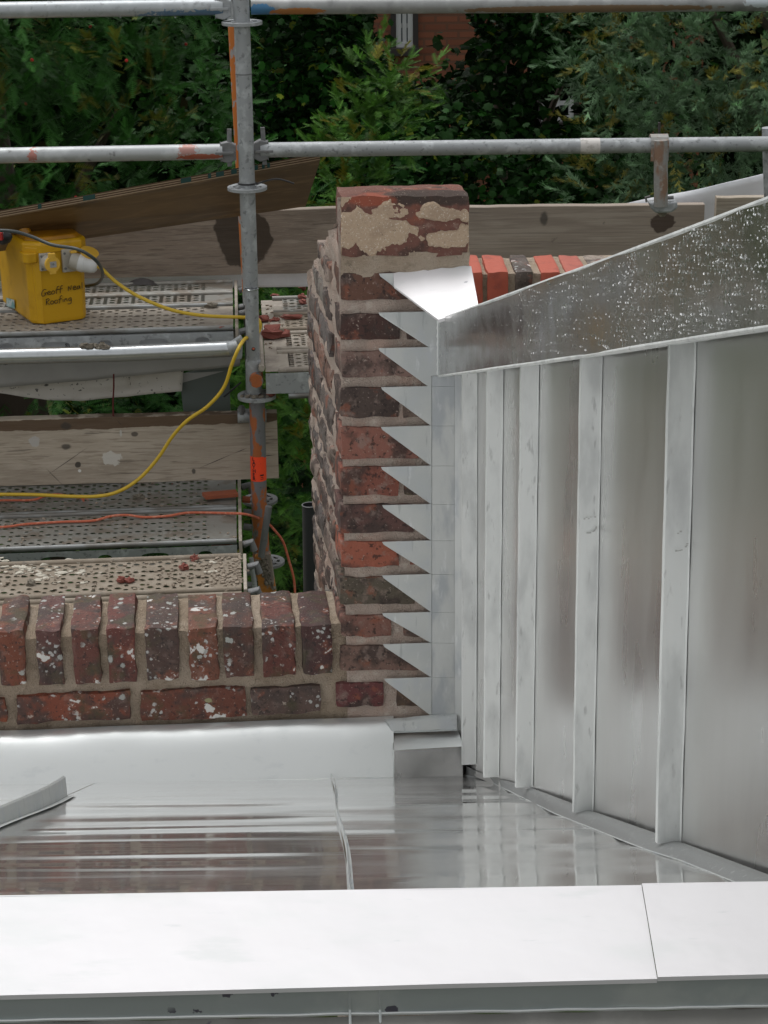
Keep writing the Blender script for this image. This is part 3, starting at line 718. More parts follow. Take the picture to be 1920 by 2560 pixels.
extra = [0, 0, 6, 4, 2, 0, 3, 0, 0, -2]
for i, (x0, x1) in enumerate(fr):
    xm = (x0+x1)/2; yt = 1577 - 17*xm/827; yb = 1707 - 27*xm/827 + extra[i]
    rect_brick('brick', LW, x0-5, x1+5, yt+random.uniform(-2, 3), yb+3, .175, para, cl[i], 'brick_wet', 200+i, proud=.006, depdir=DY, ax=DX, wob=.0030, rnd=.005)
for i, (x0, x1, y0, y1, c) in enumerate([(-300, -6, 1751, 1806, (.12, .05, .035)), (-5, 16, 1747, 1800, (.20, .06, .03)), (43, 325, 1742, 1793, (.19, .055, .032)), (353, 613, 1730, 1788, (.13, .045, .03)), (630, 800, 1722, 1776, (.10, .065, .055))]):
    rect_brick('brick', LW, x0-4, x1+4, y0-2, y1+3, .1, para, c, 'brick_wet', 230+i, proud=.004, depdir=DY, ax=DX, wob=.0028, rnd=.0045)

# ================================================================== WHITE COVER FLASHING AT PARAPET FOOT
cov = thing('parapet_cover_flashing', 'smooth pale metal cover flashing curving down along the foot of the low parapet', 'flashing', LW.at(400, 1826))
def f(u, v):
    px = lerp(-400, 984, u)
    top = LW.off(.006).at(px, 1826.5 - 36*px/960 if px > 0 else 1826); bot = LW.off(.095).at(px, 1963 - 20*px/985)
    # profile: shallow at the wall, turning down steeply at the foot
    d = bot - top; t = v; hz = t**.75; vt = t**1.25
    p = V(top.x + d.x*t, top.y + d.y*hz, top.z + d.z*vt); 
    return p + V(0, 0, .0018*mn.noise(V(u*7, v*2, 2)) )
part('cover_sheet', MB().grid(f, 90, 16), 'pale', cov, smooth=True)
def ln(pl, a, b, n=2): return [lerp(pl.at(*a), pl.at(*b), t) for t in np.linspace(0, 1, n)]
part('edge_lip', MB().tube([LW.off(.0955).at(lerp(-400, 984, t), 1964 - 20*lerp(-400, 984, t)/985) for t in np.linspace(0, 1, 20)], .0012, 6), 'flash', cov)
# outlet end box
bxp = thing('flashing_end_box', 'small folded metal box end with dark front, at the foot of the stepped flashing', 'flashing', FP.at(1070, 1943))
BF = Plane(P(1000, 1946, 3.555), -DY)
q0, q1, q2, q3 = BF.at(985, 1876), BF.at(1157, 1866), BF.at(1157, 1941), BF.at(986, 1949)
part('front_plate', MB().grid(lambda u, v: lerp(lerp(q0, q1, u), lerp(q3, q2, u), v) + V(0, -.0015*math.sin(math.pi*u), 0), 12, 6), 'band', bxp, smooth=True)
t0, t1 = PF.off(.012).at(983, 1831), PF.off(.012).at(1144, 1826)
part('top_plate', MB().grid(lambda u, v: lerp(lerp(q0, q1, u), lerp(t0, t1, u), v) + V(0, 0, .004*math.sin(math.pi*v)), 12, 8), 'pale', bxp, smooth=True)
part('left_edge', MB().tube([q3 + V(-.001, -.001, 0), q0 + V(-.001, -.002, .001), t0 + V(-.001, 0, .003)], .0016, 6), 'pale', bxp, smooth=True)
part('end_gap', MB().prism([q1, q2, q2 + V(.014, .03, 0), q1 + V(.010, .03, 0)], V(0, .002, 0)), 'far_trim', bxp)
a0, a1, a2, a3 = PF.off(.010).at(960, 1798), PF.off(.006).at(1142, 1782), PF.off(.030).at(1143, 1823), PF.off(.030).at(979, 1829)
part('apron_plate', MB().grid(lambda u, v: lerp(lerp(a3, a2, u), lerp(a0, a1, u), v) + V(0, 0, .004*math.sin(math.pi*v) + .002*mn.noise(V(u*5, v*4, 0))), 16, 8), 'flash', bxp, smooth=True)
part('apron_lip', MB().prism([a3, a2, a2 + V(0, 0, -.0035), a3 + V(0, 0, -.0035)], V(0, .001, 0)), 'fascia', bxp)
part('apron_neck', MB().prism([PF.off(.0062).at(1080, 1790), PF.off(.0062).at(1138, 1788), PF.off(.014).at(1142, 1800), PF.off(.014).at(1060, 1800)], V(0, .001, 0)), 'flash', bxp)

# ================================================================== FOREGROUND RIDGE CAPPING
dfar = 1.35; zf = P(960, 2226, dfar).z
ca = [Z(-500, 2249, zf), Z(1604, 2215, zf)]; cb = [Z(1605, 2215, zf), Z(2500, 2201, zf)]
na = [Z(-500, 2502, zf), Z(1643, 2447, zf)]; nb = [Z(1644, 2447, zf), Z(2500, 2425, zf)]
cop = thing('ridge_capping', 'bright white metal ridge capping running across the bottom, with one joint near its right end', 'capping', Z(960, 2460, zf))
# direction check: keep edges straight
for k, (a, b, c_, d_) in enumerate(((ca[0], ca[1], na[1], na[0]), (cb[0], cb[1], nb[1], nb[0]))):
    dz = V(0, 0, .0015*k)
    g = MB().grid(lambda u, v: lerp(lerp(a, b, u), lerp(d_, c_, u), v) + dz + V(0, 0, .0006*mn.noise(V(u*6, v*2, k))), 30, 8)
    g.prism([a + dz, b + dz, b + dz + V(0, 0, -.03), a + dz + V(0, 0, -.03)], V(0, .0015, 0))
    g.prism([d_ + dz, c_ + dz, c_ + dz + V(0, 0, -.0035), d_ + dz + V(0, 0, -.0035)], V(0, .001, 0))
    part('capping_sheet', g, 'coping', cop, smooth=True)
nv = V(0, -1, 0)
# drip fascia below the near edge, welted fold, then the near roof slope under the camera
fa, fb = Z(-500, 2503, zf) + V(0, .004, -.003), Z(2500, 2423, zf) + V(0, .004, -.003)
fpl = Plane(fa, (fb - fa).cross(V(0, 0, 1)))
fc, fdn = fpl.at(-500, 2560), fpl.at(2500, 2502)
part('drip_fascia', MB().grid(lambda u, v: lerp(lerp(fa, fb, u), lerp(fc, fdn, u), v) + V(0, -.0008*mn.noise(V(u*30, v*2, 0)), 0), 120, 4), 'fascia', cop, smooth=True)
part('welted_fold', MB().tube([lerp(fc, fdn, t) + V(0, -.001, .0010*mn.noise(V(t*26, 0, 0))) for t in np.linspace(0, 1, 160)], .0013, 6), 'pale', cop, smooth=True)
part('near_slope', MB().grid(lambda u, v: lerp(fc, fdn, u) + V(0, -.002 - 1.3*v, -.001 - .62*v - .0006*math.sin(u*90)), 60, 20), 'nearsheet', cop, smooth=True)
for px in (873, 948):
    part('fascia_seam', MB().tube([fpl.at(px, 2472), fpl.at(px+2, 2524), fpl.at(px+4, 2580) + V(0, -.02, 0)], .0011, 6), 'fascia', cop)

# ================================================================== SCAFFOLD
SR = R(4); SX = V(math.cos(SR), math.sin(SR), 0); SY = V(-math.sin(SR), math.cos(SR), 0)
S0 = Plane(P(625, 800, 6.1), -SY)                                          # plane of the front uprights and ledgers
def spl(d): return S0.off(-d)                                              # d metres farther away
# ---- main upright
up_ = thing('scaffold_upright', 'tall grey galvanised scaffold upright with three disc rosettes, in front of the plywood', 'scaffold pole', S0.at(636, 1010))
pU = spl(0)
axis = lambda y: pU.at(603 + .0325*y if y < 720 else 603 + .0325*y, y)
part('upper_tube', MB().tube([axis(-120), axis(360), axis(760)], .02415, 20), 'galv', up_, smooth=True)
def rosette(name, c, parent, m='galv', r=.061, th=.009):
    mb = MB(); n = 32
    for (ri, ro) in ((.044, .061), (.020, .033)):
        vs = []
        for k in range(n):
            a = 2*math.pi*k/n; d = V(math.cos(a), math.sin(a), 0)
            vs += [c + d*ri + V(0, 0, th/2), c + d*ro + V(0, 0, th/2), c + d*ro - V(0, 0, th/2), c + d*ri - V(0, 0, th/2)]
        mb.add(vs, [(k*4+q, k*4+(q+1) % 4, ((k+1) % n)*4+(q+1) % 4, ((k+1) % n)*4+q) for k in range(n) for q in range(4)])
    for k in range(8):
        a = 2*math.pi*(k+.5)/8; d = V(math.cos(a), math.sin(a), 0); e = V(-d.y, d.x, 0)
        mb.cbox(c + d*.0385, .014, .011, th-.001, d, e)
    return part(name, mb, m, parent, smooth=True)
for y in (57, 470): rosette('rosette', axis(y), up_)
# ring joint and spigot
part('joint_ring', MB().tube([axis(183), axis(186)], .0249, 20), 'galv_dark', up_, smooth=True)
part('tie_wire', MB().tube([axis(458) + V(.027*math.cos(a), .027*math.sin(a), 0) for a in np.linspace(0, 6.2, 16)] + smooth_path([axis(458) + V(.03, -.01, 0), axis(458) + V(.09, 0, .012), pU.at(735, 459)], 5), .0028, 6), 'black', up_, smooth=True)
# ---- lower upright, overlapping the foot of the upper one
lo_ = thing('scaffold_upright', 'lower scaffold upright patched with orange paint, carrying an orange sticker', 'scaffold pole', S0.at(650, 1400))
pL_ = spl(-.03)
lx = lambda y: (628 + .0285*(y-720)) if y < 985 else (642 + .022*(y-985))
la = lambda y: pL_.at(lx(y), y)
part('spigot_tube', MB().tube([la(722), la(900)], .0212, 20, cap=False), 'galv', lo_, smooth=True)
part('spigot_rim', MB().tube([la(722) + V(.0212*math.cos(a), .0212*math.sin(a), 0) for a in np.linspace(0, 6.2832, 25)], .0022, 6), 'galv_bright', lo_, smooth=True)
part('socket_tube', MB().tube([la(898), la(905), la(978), la(985)], .025, 20, rs=[.0225, .025, .0262, .0245]), 'galv', lo_, smooth=True)
rosette('rosette', la(990), lo_, 'galv', .061, .010)
part('painted_tube', MB().tube([la(990), la(1200), la(1445)], .0252, 20), 'rusty_tube', lo_, smooth=True)
hp = la(868); part('bolt_hole', MB().tube([hp + V(.003, -.0205, 0), hp + V(.003, -.0222, 0)], .0062, 14), 'far_trim', lo_)
part('bolt_head', MB().blob(hp + V(.003, -.0215, .001), .0042, 2, 5, .1), 'rope_r', lo_)
# sticker: curved patch
s0_, s1_ = la(1137), la(1198)
def f(u, v):
    a = R(-168) + R(160)*u; p = lerp(s1_, s0_, v - (.06 if (u > .75 and v > .9) else 0)); return p + V(math.cos(a), math.sin(a), 0)*.0259
part('warning_sticker', MB().grid(f, 16, 6), 'sticker', lo_, smooth=True)
mb = MB(); word = 'LAYHER'
for k, ch in enumerate(word):
    v = 1 - (k + .95)/6.3; c = lerp(s1_, s0_, v); a = R(-116); d = V(math.cos(a), math.sin(a), 0); e = V(-d.y, d.x, 0)
    t = text_mb(ch, c + d*.0266 - e*.007, e, V(0, 0, 1), .0165, (0, 0, 0)); mb.add(t.v, t.f)
part('sticker_lettering', mb, 'ink', lo_)
mb = MB()
for q, (zz, ww) in enumerate(((.26, .012), (.17, .010), (.10, .010))):
    c = lerp(s1_, s0_, zz); a = R(-62); d = V(math.cos(a), math.sin(a), 0); e = V(-d.y, d.x, 0)
    mb.cbox(c + d*.0262, ww, .0006, .0045 if q == 0 else .0015, e, d)
part('sticker_print', mb, 'ink', lo_)
# mud and brick bit on the low rosette
rc = la(990)
mb = MB()
for k in range(16): mb.blob(rc + V(random.uniform(-.05, .04), random.uniform(-.045, -.02), .008), random.uniform(.003, .008), k, 4, .35)
part('mortar_crumbs', mb, 'mud', lo_, kind='stuff')
single('brick_fragment', MB().blob(rc + V(.045, -.02, .016), .014, 5, 5, .45), 'rubble', 'red brick fragment lying on the low rosette disc', 'rubble', org=rc + V(.045, -.02, .006))

# ---- orange upright behind
ou = thing('scaffold_upright', 'thin orange painted scaffold upright half hidden behind the grey upright', 'scaffold pole', spl(.33).at(640, 960))
ox = lambda y: spl(.33).at(582.5 + .054*y if y < 520 else 592 + .0402*y, y)
part('orange_tube', MB().tube([ox(62), ox(375), ox(730)], .0205, 16), 'orange_tube', ou, smooth=True)
part('bare_tube', MB().tube([ox(-120), ox(62)], .0208, 16), 'galv', ou, smooth=True)
part('bare_tube', MB().tube([ox(728), ox(990)], .0206, 16), 'galv_dark', ou, smooth=True)

# ---- guard rails
def rail(label, pts, r, m, name='guard_rail', cat='scaffold tube', extra=None):
    t = thing(name, label, cat, pts[0]); part('tube', MB().tube(pts, r, 18), m, t, smooth=True); return t
def wedge(t, c, s, m='galv_dark', pin=True):
    """wedge head of a rail clamped on a rosette; s = -1 left, 1 right"""
    mb = MB()
    vs = []
    for (x, h, dd) in ((0, .021, .020), (.022, .033, .018), (.048, .027, .013)):
        vs += [c + SX*s*(-x) + V(0, 0, h) - SY*dd, c + SX*s*(-x) + V(0, 0, h) + SY*dd, c + SX*s*(-x) - V(0, 0, h) + SY*dd, c + SX*s*(-x) - V(0, 0, h) - SY*dd]
    mb.add(vs, [(a*4+q, a*4+(q+1) % 4, (a+1)*4+(q+1) % 4, (a+1)*4+q) for a in range(2) for q in range(4)] + [(0, 1, 2, 3), (11, 10, 9, 8)])
    part('wedge_head', mb, m, t, bevel=.003)
    part('slot_plate', MB().cbox(c - SX*s*.035 - SY*.004, .055, .046, .008, SX, SY), m, t, bevel=.001)
    if pin: part('wedge_pin', MB().box(c - SX*s*.028 - SY*.003 + V(0, 0, -.045), SX*.014, SY*.006, V(.003*s, 0, .115)), 'galv_dark', t, bevel=.001)
pr_ = spl(.02)
blue = ('s', (.06, .17, .33), pr_.at(480, 34), (.16, .1, .014), 110, 2.6, .1, .8)
top_m = mat('top_rail_metal', (.40, .43, .45), .45, .5, layers=[('n', (.56, .60, .62), 20, .5, .7, .6), ('n', (.20, .21, .22), 60, .56, .7, .6), blue,
    ('s', (.06, .20, .38), pr_.at(652, 24), (.05, .1, .03), 70, 1.2, .1, .95), ('s', (.45, .17, .03), pr_.at(740, 30), (.075, .1, .012), 60, .8, .1, .9)], bump=[(60, .001, .25)])
tl = rail('top scaffold guard rail left of the upright, blue paint smears underneath', [pr_.at(-300, 30), pr_.at(557, 17)], .0242, top_m)
wedge(tl, pr_.at(578, 20), 1, 'galv', False)
prr = Plane(pr_.at(640, 17), V(0, -1, 0))
top_m2 = mat('top_rail_metal_brown', (.30, .31, .31), .5, .4, layers=[('n', (.42, .43, .43), 20, .5, .7, .7), ('n', (.11, .11, .11), 9, .5, .68, .6), ('s', (.06, .20, .38), prr.at(652, 24), (.05, .1, .02), 70, 1.2, .1, .95),
    ('s', (.42, .16, .03), prr.at(745, 27), (.085, .1, .012), 60, .8, .1, .9), ('s', (.20, .11, .04), prr.at(1470, 20), (.40, .1, .012), 60, .8, .1, .8), ('s', (.5, .56, .6), prr.at(1900, 0), (.06, .1, .02), 70, 1.5, .1, .9)], bump=[(60, .001, .25)])
tr = rail('top scaffold guard rail right of the upright, orange and brown paint underneath', [prr.at(628, 16), prr.at(1300, 12), prr.at(2300, 4)], .0242, top_m2)
mid_m = mat('mid_rail_metal', (.41, .43, .44), .5, .45, layers=[('n', (.56, .59, .60), 22, .5, .68, .6), ('n', (.17, .17, .17), 30, .60, .70, .8),
    ('s', (.40, .09, .04), pr_.at(505, 389), (.08, .1, .009), 90, 1.6, .1, .9), ('s', (.40, .09, .04), pr_.at(470, 374), (.03, .1, .02), 130, 2.6, .1, .6), ('s', (.44, .08, .03), pr_.at(84, 385), (.014, .1, .02), 120, 2.4, .1, .7)], bump=[(60, .001, .3)])
ml = rail('middle guard rail left of the upright, red paint flakes near its end', [pr_.at(-300, 394), pr_.at(556, 379)], .0240, mid_m)
wedge(ml, pr_.at(590, 379), 1)
pmr = Plane(pr_.at(640, 374), V(0, -1, 0))
mr = rail('middle guard rail right of the upright, white tape near its right end', [pmr.at(652, 375), pmr.at(1300, 367), pmr.at(2300, 355)], .0232, 'galv')
wedge(mr, pr_.at(632, 376), -1)
part('white_tape', MB().tube([pmr.at(1450, 365.3), pmr.at(1476, 365), pmr.at(1499, 364.7)], .0243, 18), 'tape', mr, smooth=True)
for rt, xs, yy in ((mr, (1170, 1191, 1258, 1285, 1370, 1772), lambda x: 388 - .011*(x-650)), (tl, (301, 208, 438), lambda x: 43), (ml, (402,), lambda x: 402)):
    mb = MB()
    for x in xs: mb.blob((pmr if rt is mr else pr_).at(x, yy(x)) + V(0, 0, .001), .0026, 1, 5, 0, (1, 1, 1.3))
    part('rain_drops', mb, 'drop', rt, smooth=True, kind='stuff')
# lower shiny rail in front of the platform
pb = spl(-.10)
br = rail('shiny wet scaffold rail in front of the upper walkway, drips along its underside', [pb.at(-300, 899), pb.at(300, 884), pb.at(575, 872)], .0245, 'galv_bright', 'ledger_tube')
part('end_cap', MB().tube([pb.at(571, 872), pb.at(585, 868), pb.at(596, 862)], .02, 14, rs=[.026, .022, .017]), 'galv', br, smooth=True)
part('wedge_head', MB().prism([pb.at(570, 862), pb.at(600, 842), pb.at(606, 852), pb.at(604, 898), pb.at(580, 900)], V(0, .03, 0)), 'galv', br, bevel=.003)
mb = MB()
for k in range(40):
    x = random.uniform(0, 560); mb.blob(pb.at(x, 911 - .037*x) + V(0, 0, .001), random.uniform(.002, .0045), k, 4, .1, (1.6, 1, .9))
part('rain_drops', mb, 'drop', br, smooth=True, kind='stuff')
mb = MB()
for k in range(26): mb.blob(pb.at(random.uniform(205, 265), random.uniform(863, 873)) + V(0, -.004, .002), random.uniform(.006, .012), k, 5, .5, (1.5, 1, .7))
part('mortar_crumbs', mb, 'mud', br, kind='stuff')

# ---- right-hand bracket
pk = Plane(pmr.p - V(0, .03, 0), V(0, -1, 0))
bk = thing('scaffold_bracket', 'short rusty scaffold bracket hooked over the rail and clamping the toe board', 'bracket', pk.at(1655, 520))
rust = mat('rusty_bracket', (.30, .30, .29), .6, .3, layers=[('n', (.26, .14, .08), 25, .48, .62, .8, (1, 1, .4)), ('n', (.45, .46, .44), 60, .58, .7, .5)], bump=[(80, .001, .4)])
part('bracket_tube', MB().tube([pk.at(1652, 350), pk.at(1652, 515)], .0215, 16), rust, bk, smooth=True)
mb = MB(); c = pk.at(1650, 366) + V(0, .03, 0)
vs = []
for k in range(9):
    a = math.pi*(.05 + 1.0*k/8) ; d = V(0, -math.cos(a), math.sin(a))
    for s in (-1, 1): vs += [c + exx*s*.027 + d*.0265, c + exx*s*.027 + d*.0325]
mb.add(vs, [(i*4, i*4+2, i*4+6, i*4+4) for i in range(8)] + [(i*4+1, i*4+5, i*4+7, i*4+3) for i in range(8)] + [(i*4, i*4+4, i*4+5, i*4+1) for i in range(8)] + [(i*4+2, i*4+3, i*4+7, i*4+6) for i in range(8)])
mb.box(c + V(-.027, -.0325, -.045), V(.054, 0, 0), V(0, .006, 0), V(0, 0, .048))
part('hook_plate', mb, rust, bk)
part('hook_pin', MB().tube([pk.at(1648, 332), pk.at(1648, 306)], .004, 8), 'far_trim', bk)
part('clamp_jaw', MB().prism([pk.at(1622, 507), pk.at(1694, 505), pk.at(1695, 520), pk.at(1680, 532), pk.at(1640, 534), pk.at(1628, 522)], V(0, .05, 0)), 'galv', bk, bevel=.006)
part('clamp_screw', MB().tube([pk.at(1658, 530) + V(0, .02, 0), pk.at(1658, 544) + V(0, .02, 0)], .014, 12, rs=[.019, .009]), 'mud', bk, smooth=True)
part('clamp_ear', MB().tube([pk.at(1619, 508) + V(0, .02, 0), pk.at(1616, 497) + V(0, .02, 0), pk.at(1628, 494) + V(0, .02, 0)], .004, 8), 'galv_dark', bk, smooth=True)
part('clamp_ear', MB().tube([pk.at(1670, 498) + V(0, .02, 0), pk.at(1686, 497) + V(0, .02, 0)], .006, 8), 'galv_dark', bk, smooth=True)
ep = thing('scaffold_upright', 'grey scaffold upright just showing at the right edge above the white sheeting', 'scaffold pole', pmr.at(1925, 500))
part('tube', MB().tube([pmr.at(1929, 326) + V(0, .05, 0), pmr.at(1937, 600) + V(0, .05, 0)], .021, 16), 'galv', ep, smooth=True)

# ---- toe boards behind
def board(name, label, pl, x0, x1, yt0, yt1, hh, th, m, org=None, cat='plank'):
    a, b = pl.at(x0, yt0), pl.at(x1, yt1); ax = (b - a).normalized(); n = Vector((-ax.y, ax.x, 0)).normalized()
    mb = MB(); nu = 24; vs = []
    for k in range(nu+1):
        p = lerp(a, b, k/nu) + V(0, 0, .0025*mn.noise(V(k*.5, hh*50, 1)))
        vs += [p - V(0, 0, hh), p - V(0, 0, .002), p + n*.002, p + n*(th-.002), p + n*th - V(0, 0, .002), p + n*th - V(0, 0, hh)]
    for k in range(nu):
        for q in range(6): mb.f.append((k*6+q, k*6+(q+1) % 6, (k+1)*6+(q+1) % 6, (k+1)*6+q))
    mb.f.append((5, 4, 3, 2, 1, 0)); mb.f.append(tuple(nu*6+q for q in range(6))); mb.v = [tuple(v) for v in vs]
    return single(name, mb, m, label, cat, org=a - V(0, 0, hh), smooth=False)
tb = spl(.62)
# board_l runs from the left edge to the pier and on to the right
wet = tb.at(616, 600)
m1 = wood('toe_board_wood', (.25, .205, .165), (.16, .13, .105), (.33, .285, .235), [('s', (.035, .025, .017), tb.at(610, 590), (.105, .3, .11), 9, .95, .08, .88, .3)])
board('toe_board', 'long weathered grey toe board with a dark wet stain behind the grey upright', tb, -300, 880, 548, 520, .222, .038, m1)
tbr = Plane(tb.at(1000, 516) + V(0, 0, 0), V(0, -1, 0))
wsp = tbr.at(1655, 556)
m2 = wood('toe_board_wood_right', (.30, .25, .205), (.22, .18, .15), (.36, .31, .26), [('s', (.05, .03, .022), tbr.at(1657, 556), (.045, .3, .035), 30, 1.0, .15, .9, .4), ('s', (.075, .065, .055), tbr.at(1360, 545), (.02, .3, .03), 30, 1.0, .5, .9)])
board('toe_board', 'grey brown toe board behind the red parapet, ending below the bracket', tbr, 1000, 1762, 520, 511, .235, .038, m2)
m3 = wood('toe_board_wood_tan', (.33, .28, .22), (.23, .19, .15), (.40, .36, .30))
board('toe_board', 'pale toe board at the far right with a ragged top edge', tbr.off(.05), 1792, 2500, 494, 486, .22, .038, m3)
# plank at mid height, in front of the gap
pp = spl(.04)
m4 = wood('weathered_plank', (.47, .41, .335), (.31, .26, .205), (.56, .50, .42), [
    ('s', (.09, .05, .025), pp.at(300, 1056), (.75, .3, .020), 14, .9, .1, .9, .4), ('s', (.04, .035, .03), pp.at(195, 1162), (.011, .3, .012), 60, .6, .3, .9), ('s', (.05, .045, .04), pp.at(165, 1117), (.02, .3, .012), 60, .6, .5, .8),
    ('s', (.05, .045, .04), pp.at(165, 1065), (.022, .3, .016), 60, .6, .5, .8), ('s', (.06, .05, .045), pp.at(336, 1085), (.014, .3, .010), 60, .6, .4, .8), ('s', (.05, .045, .04), pp.at(484, 1178), (.008, .3, .012), 60, .6, .4, .8),
    ('s', (.62, .60, .55), pp.at(278, 1147), (.034, .3, .026), 55, 1.6, .15, 1), ('s', (.50, .49, .47), pp.at(86, 1104), (.018, .3, .02), 70, 1.6, .2, .9), ('s', (.75, .75, .73), pp.at(199, 1177), (.006, .3, .006), 70, .5, .2, 1), ('s', (.55, .55, .52), pp.at(302, 1083), (.004, .3, .014), 70, .9, .2, .9)])
board('scaffold_plank', 'wide weathered timber plank with white paint splashes and knots, above the lower walkway', pp, -300, 692, 1058, 1032, .224, .04, m4)
pkk = bpy.data.objects['scaffold_plank']
for (a, b) in (((118, 1188), (220, 1118)), ((112, 1168), (162, 1218)), ((498, 1170), (585, 1133)), ((585, 1133), (618, 1120)), ((650, 1140), (690, 1137)), ((292, 1050), (306, 1064))):
    A_, B_ = pp.off(.0006).at(*a), pp.off(.0006).at(*b); up_n = V(0, 0, .0016); mid_ = lerp(A_, B_, .5)
    me = MB().prism([A_, mid_ - up_n, B_, mid_ + up_n*.4], V(0, .0005, 0)).mesh('timber_split', ORG[pkk.name]); me.materials.append(MT['far_trim'])
    o = bpy.data.objects.new('timber_split', me); COL.objects.link(o); o.parent = pkk
# coupler holding the plank
cpk = thing('tube_coupler', 'stubby grey tube clamp behind the painted upright at the plank end', 'clamp', pp.at(628, 1042))
part('barrel', MB().tube([pp.off(.012).at(594, 1040), pp.off(.012).at(666, 1038)], .023, 14), 'galv', cpk, smooth=True)
part('bolt', MB().tube([pp.off(.03).at(604, 1014), pp.off(.03).at(604, 1036)], .007, 8), 'galv_dark', cpk)
part('nut', MB().tube([pp.off(.03).at(604, 1018), pp.off(.03).at(604, 1028)], .013, 6), 'galv_dark', cpk)

# ---- perforated steel decks
def deck(label, org, length, width, m, side=None, holes=True, seed=0, rows=1, blank=.09, group=None, raise_=.0022, endcap=True, big=True, cross=SY, along=-SX):
    """org = near right top corner; runs left along `along`, back along `cross`; each deck = pans of punched steel, edge rails, side channel, end hook"""
    t = thing('walkway_deck', label, 'walkway', org, group); up1 = V(0, 0, raise_); mbp = MB()
    rw = width/rows; g = .020
    for r_ in range(rows):
        y0 = r_*rw + g; y1 = (r_+1)*rw - g
        mbp.box(org + cross*y0 + V(0, 0, -.0015), along*blank, cross*(y1-y0), V(0, 0, .0015))
        x = blank; k = 0
        while x < length:
            wcol, nh, hr = (.019, 7, (.0075, .0052)) if k % 2 == 0 else (.027, 4, (.0105, .0062))
            ch = (y1-y0)/nh
            for q in range(nh):
                hx = hr[0]*random.uniform(.85, 1.05); hy = min(hr[1], ch*.36)
                mbp.holecell(org + along*x + cross*(y0+q*ch), along*wcol, cross*ch, (.5, .5), (hx, hy), 8, up1)
            x += wcol; k += 1
    part('punched_pan', mbp, m, t)
    mbr = MB()
    for r_ in range(rows):
        for yy in ((r_*rw, r_*rw + g), ((r_+1)*rw - g, (r_+1)*rw)):
            ym = (yy[0]+yy[1])/2
            mbr = MB().tube([org + cross*ym + V(0, 0, .001), org + along*(length+.05) + cross*ym + V(0, 0, .001)], g*.48, 10)
            part('edge_rail', mbr, 'rail' if side else m, t, smooth=True)
    if side:
        mbs = MB(); x = 0; hgt = .058; q0_ = org + V(0, 0, -.008) - cross*.001
        pat = [(.155, .024), (.15, .05)]; x = .02; k = 0
        mbs.box(q0_ - V(0, 0, hgt), along*x, cross*.002, V(0, 0, hgt))
        while x < length:
            wdt, rad = pat[k % 2]
            mbs.holecell(q0_ + along*x - V(0, 0, hgt), along*wdt, V(0, 0, hgt), (.5, .40), (rad*.95, .019), 20, -cross*0 + V(0, 0, 0), 2.6); x += wdt; k += 1
        part('side_channel', mbs, side, t)
        part('bottom_lip', MB().box(q0_ - V(0, 0, hgt+.002), along*length, cross*.03, V(0, 0, .002)), side, t)
    else:
        part('side_channel', MB().box(org + V(0, 0, -.06) - cross*.0005, along*length, cross*.002, V(0, 0, .052)), m, t)
    if endcap:
        part('end_plate', MB().box(org - along*.016 + V(0, 0, -.055), along*.010, cross*width, V(0, 0, .060)), 'deck_pale', t, bevel=.002)
        for yy in (.03, width-.05):
            part('end_hook', MB().tube([org - along*.02 + cross*yy + V(0, 0, -.02), org - along*.045 + cross*yy + V(0, 0, -.012), org - along*.052 + cross*yy + V(0, 0, -.04)], .012, 10), 'galv_dark', t, smooth=True)
    return t
zU = spl(-.02).at(300, 832).z
oU = Z(583, 822, zU)
lenU = 1.5
deck('pale dusty punched walkway deck under the yellow transformer', oU, lenU, .30, 'deck_pale', 'galv', seed=1)
deck('dark grimy punched walkway deck behind the transformer, against the toe board', oU + SY*.315 + V(0, 0, -.004), lenU, .31, 'deck', None, seed=2, rows=2)
# right bay of the upper platform
zR = zU - .002; oR = Z(1010, 925, zU - .10)
k2 = Z(672, 929, zU - .09)
for i, (x, y, wd, m, lb) in enumerate(((672, 930, .25, 'deck_pale', 'nearest pale deck beside the pier edge, right of the uprights'), (668, 868, .235, 'deck_pale', 'second pale deck beside the pier edge, with a red brick lump on it'))):
    pass
def deckR(label, px, py, z, width, m, side=None):
    o = Z(px, py, z); L = .62; o2 = o + SX*L
    return deck(label, o2, L - .09, width, m, side, blank=.02, endcap=False)
zRR = P(670, 929, 6.02).z
dA = deckR('nearest pale punched deck between the uprights and the pier', 664, 929, zRR, .215, 'deck_pale', None)
oA = Z(664, 929, zRR)
for i, (dd, lb, m) in enumerate(((.232, 'second pale punched deck between the uprights and the pier, brick lump on it', 'deck_pale'), (.464, 'muddy third deck between the uprights and the pier, strewn with brick bits', 'deck_dirty'), (.68, 'farthest grey deck between the uprights and the pier, below the toe board', 'deck'))):
    o = oA + SY*dd + SX*.62 + V(0, 0, .002*i)
    deck(lb, o, .53, .21, m, None, blank=.02, endcap=False)
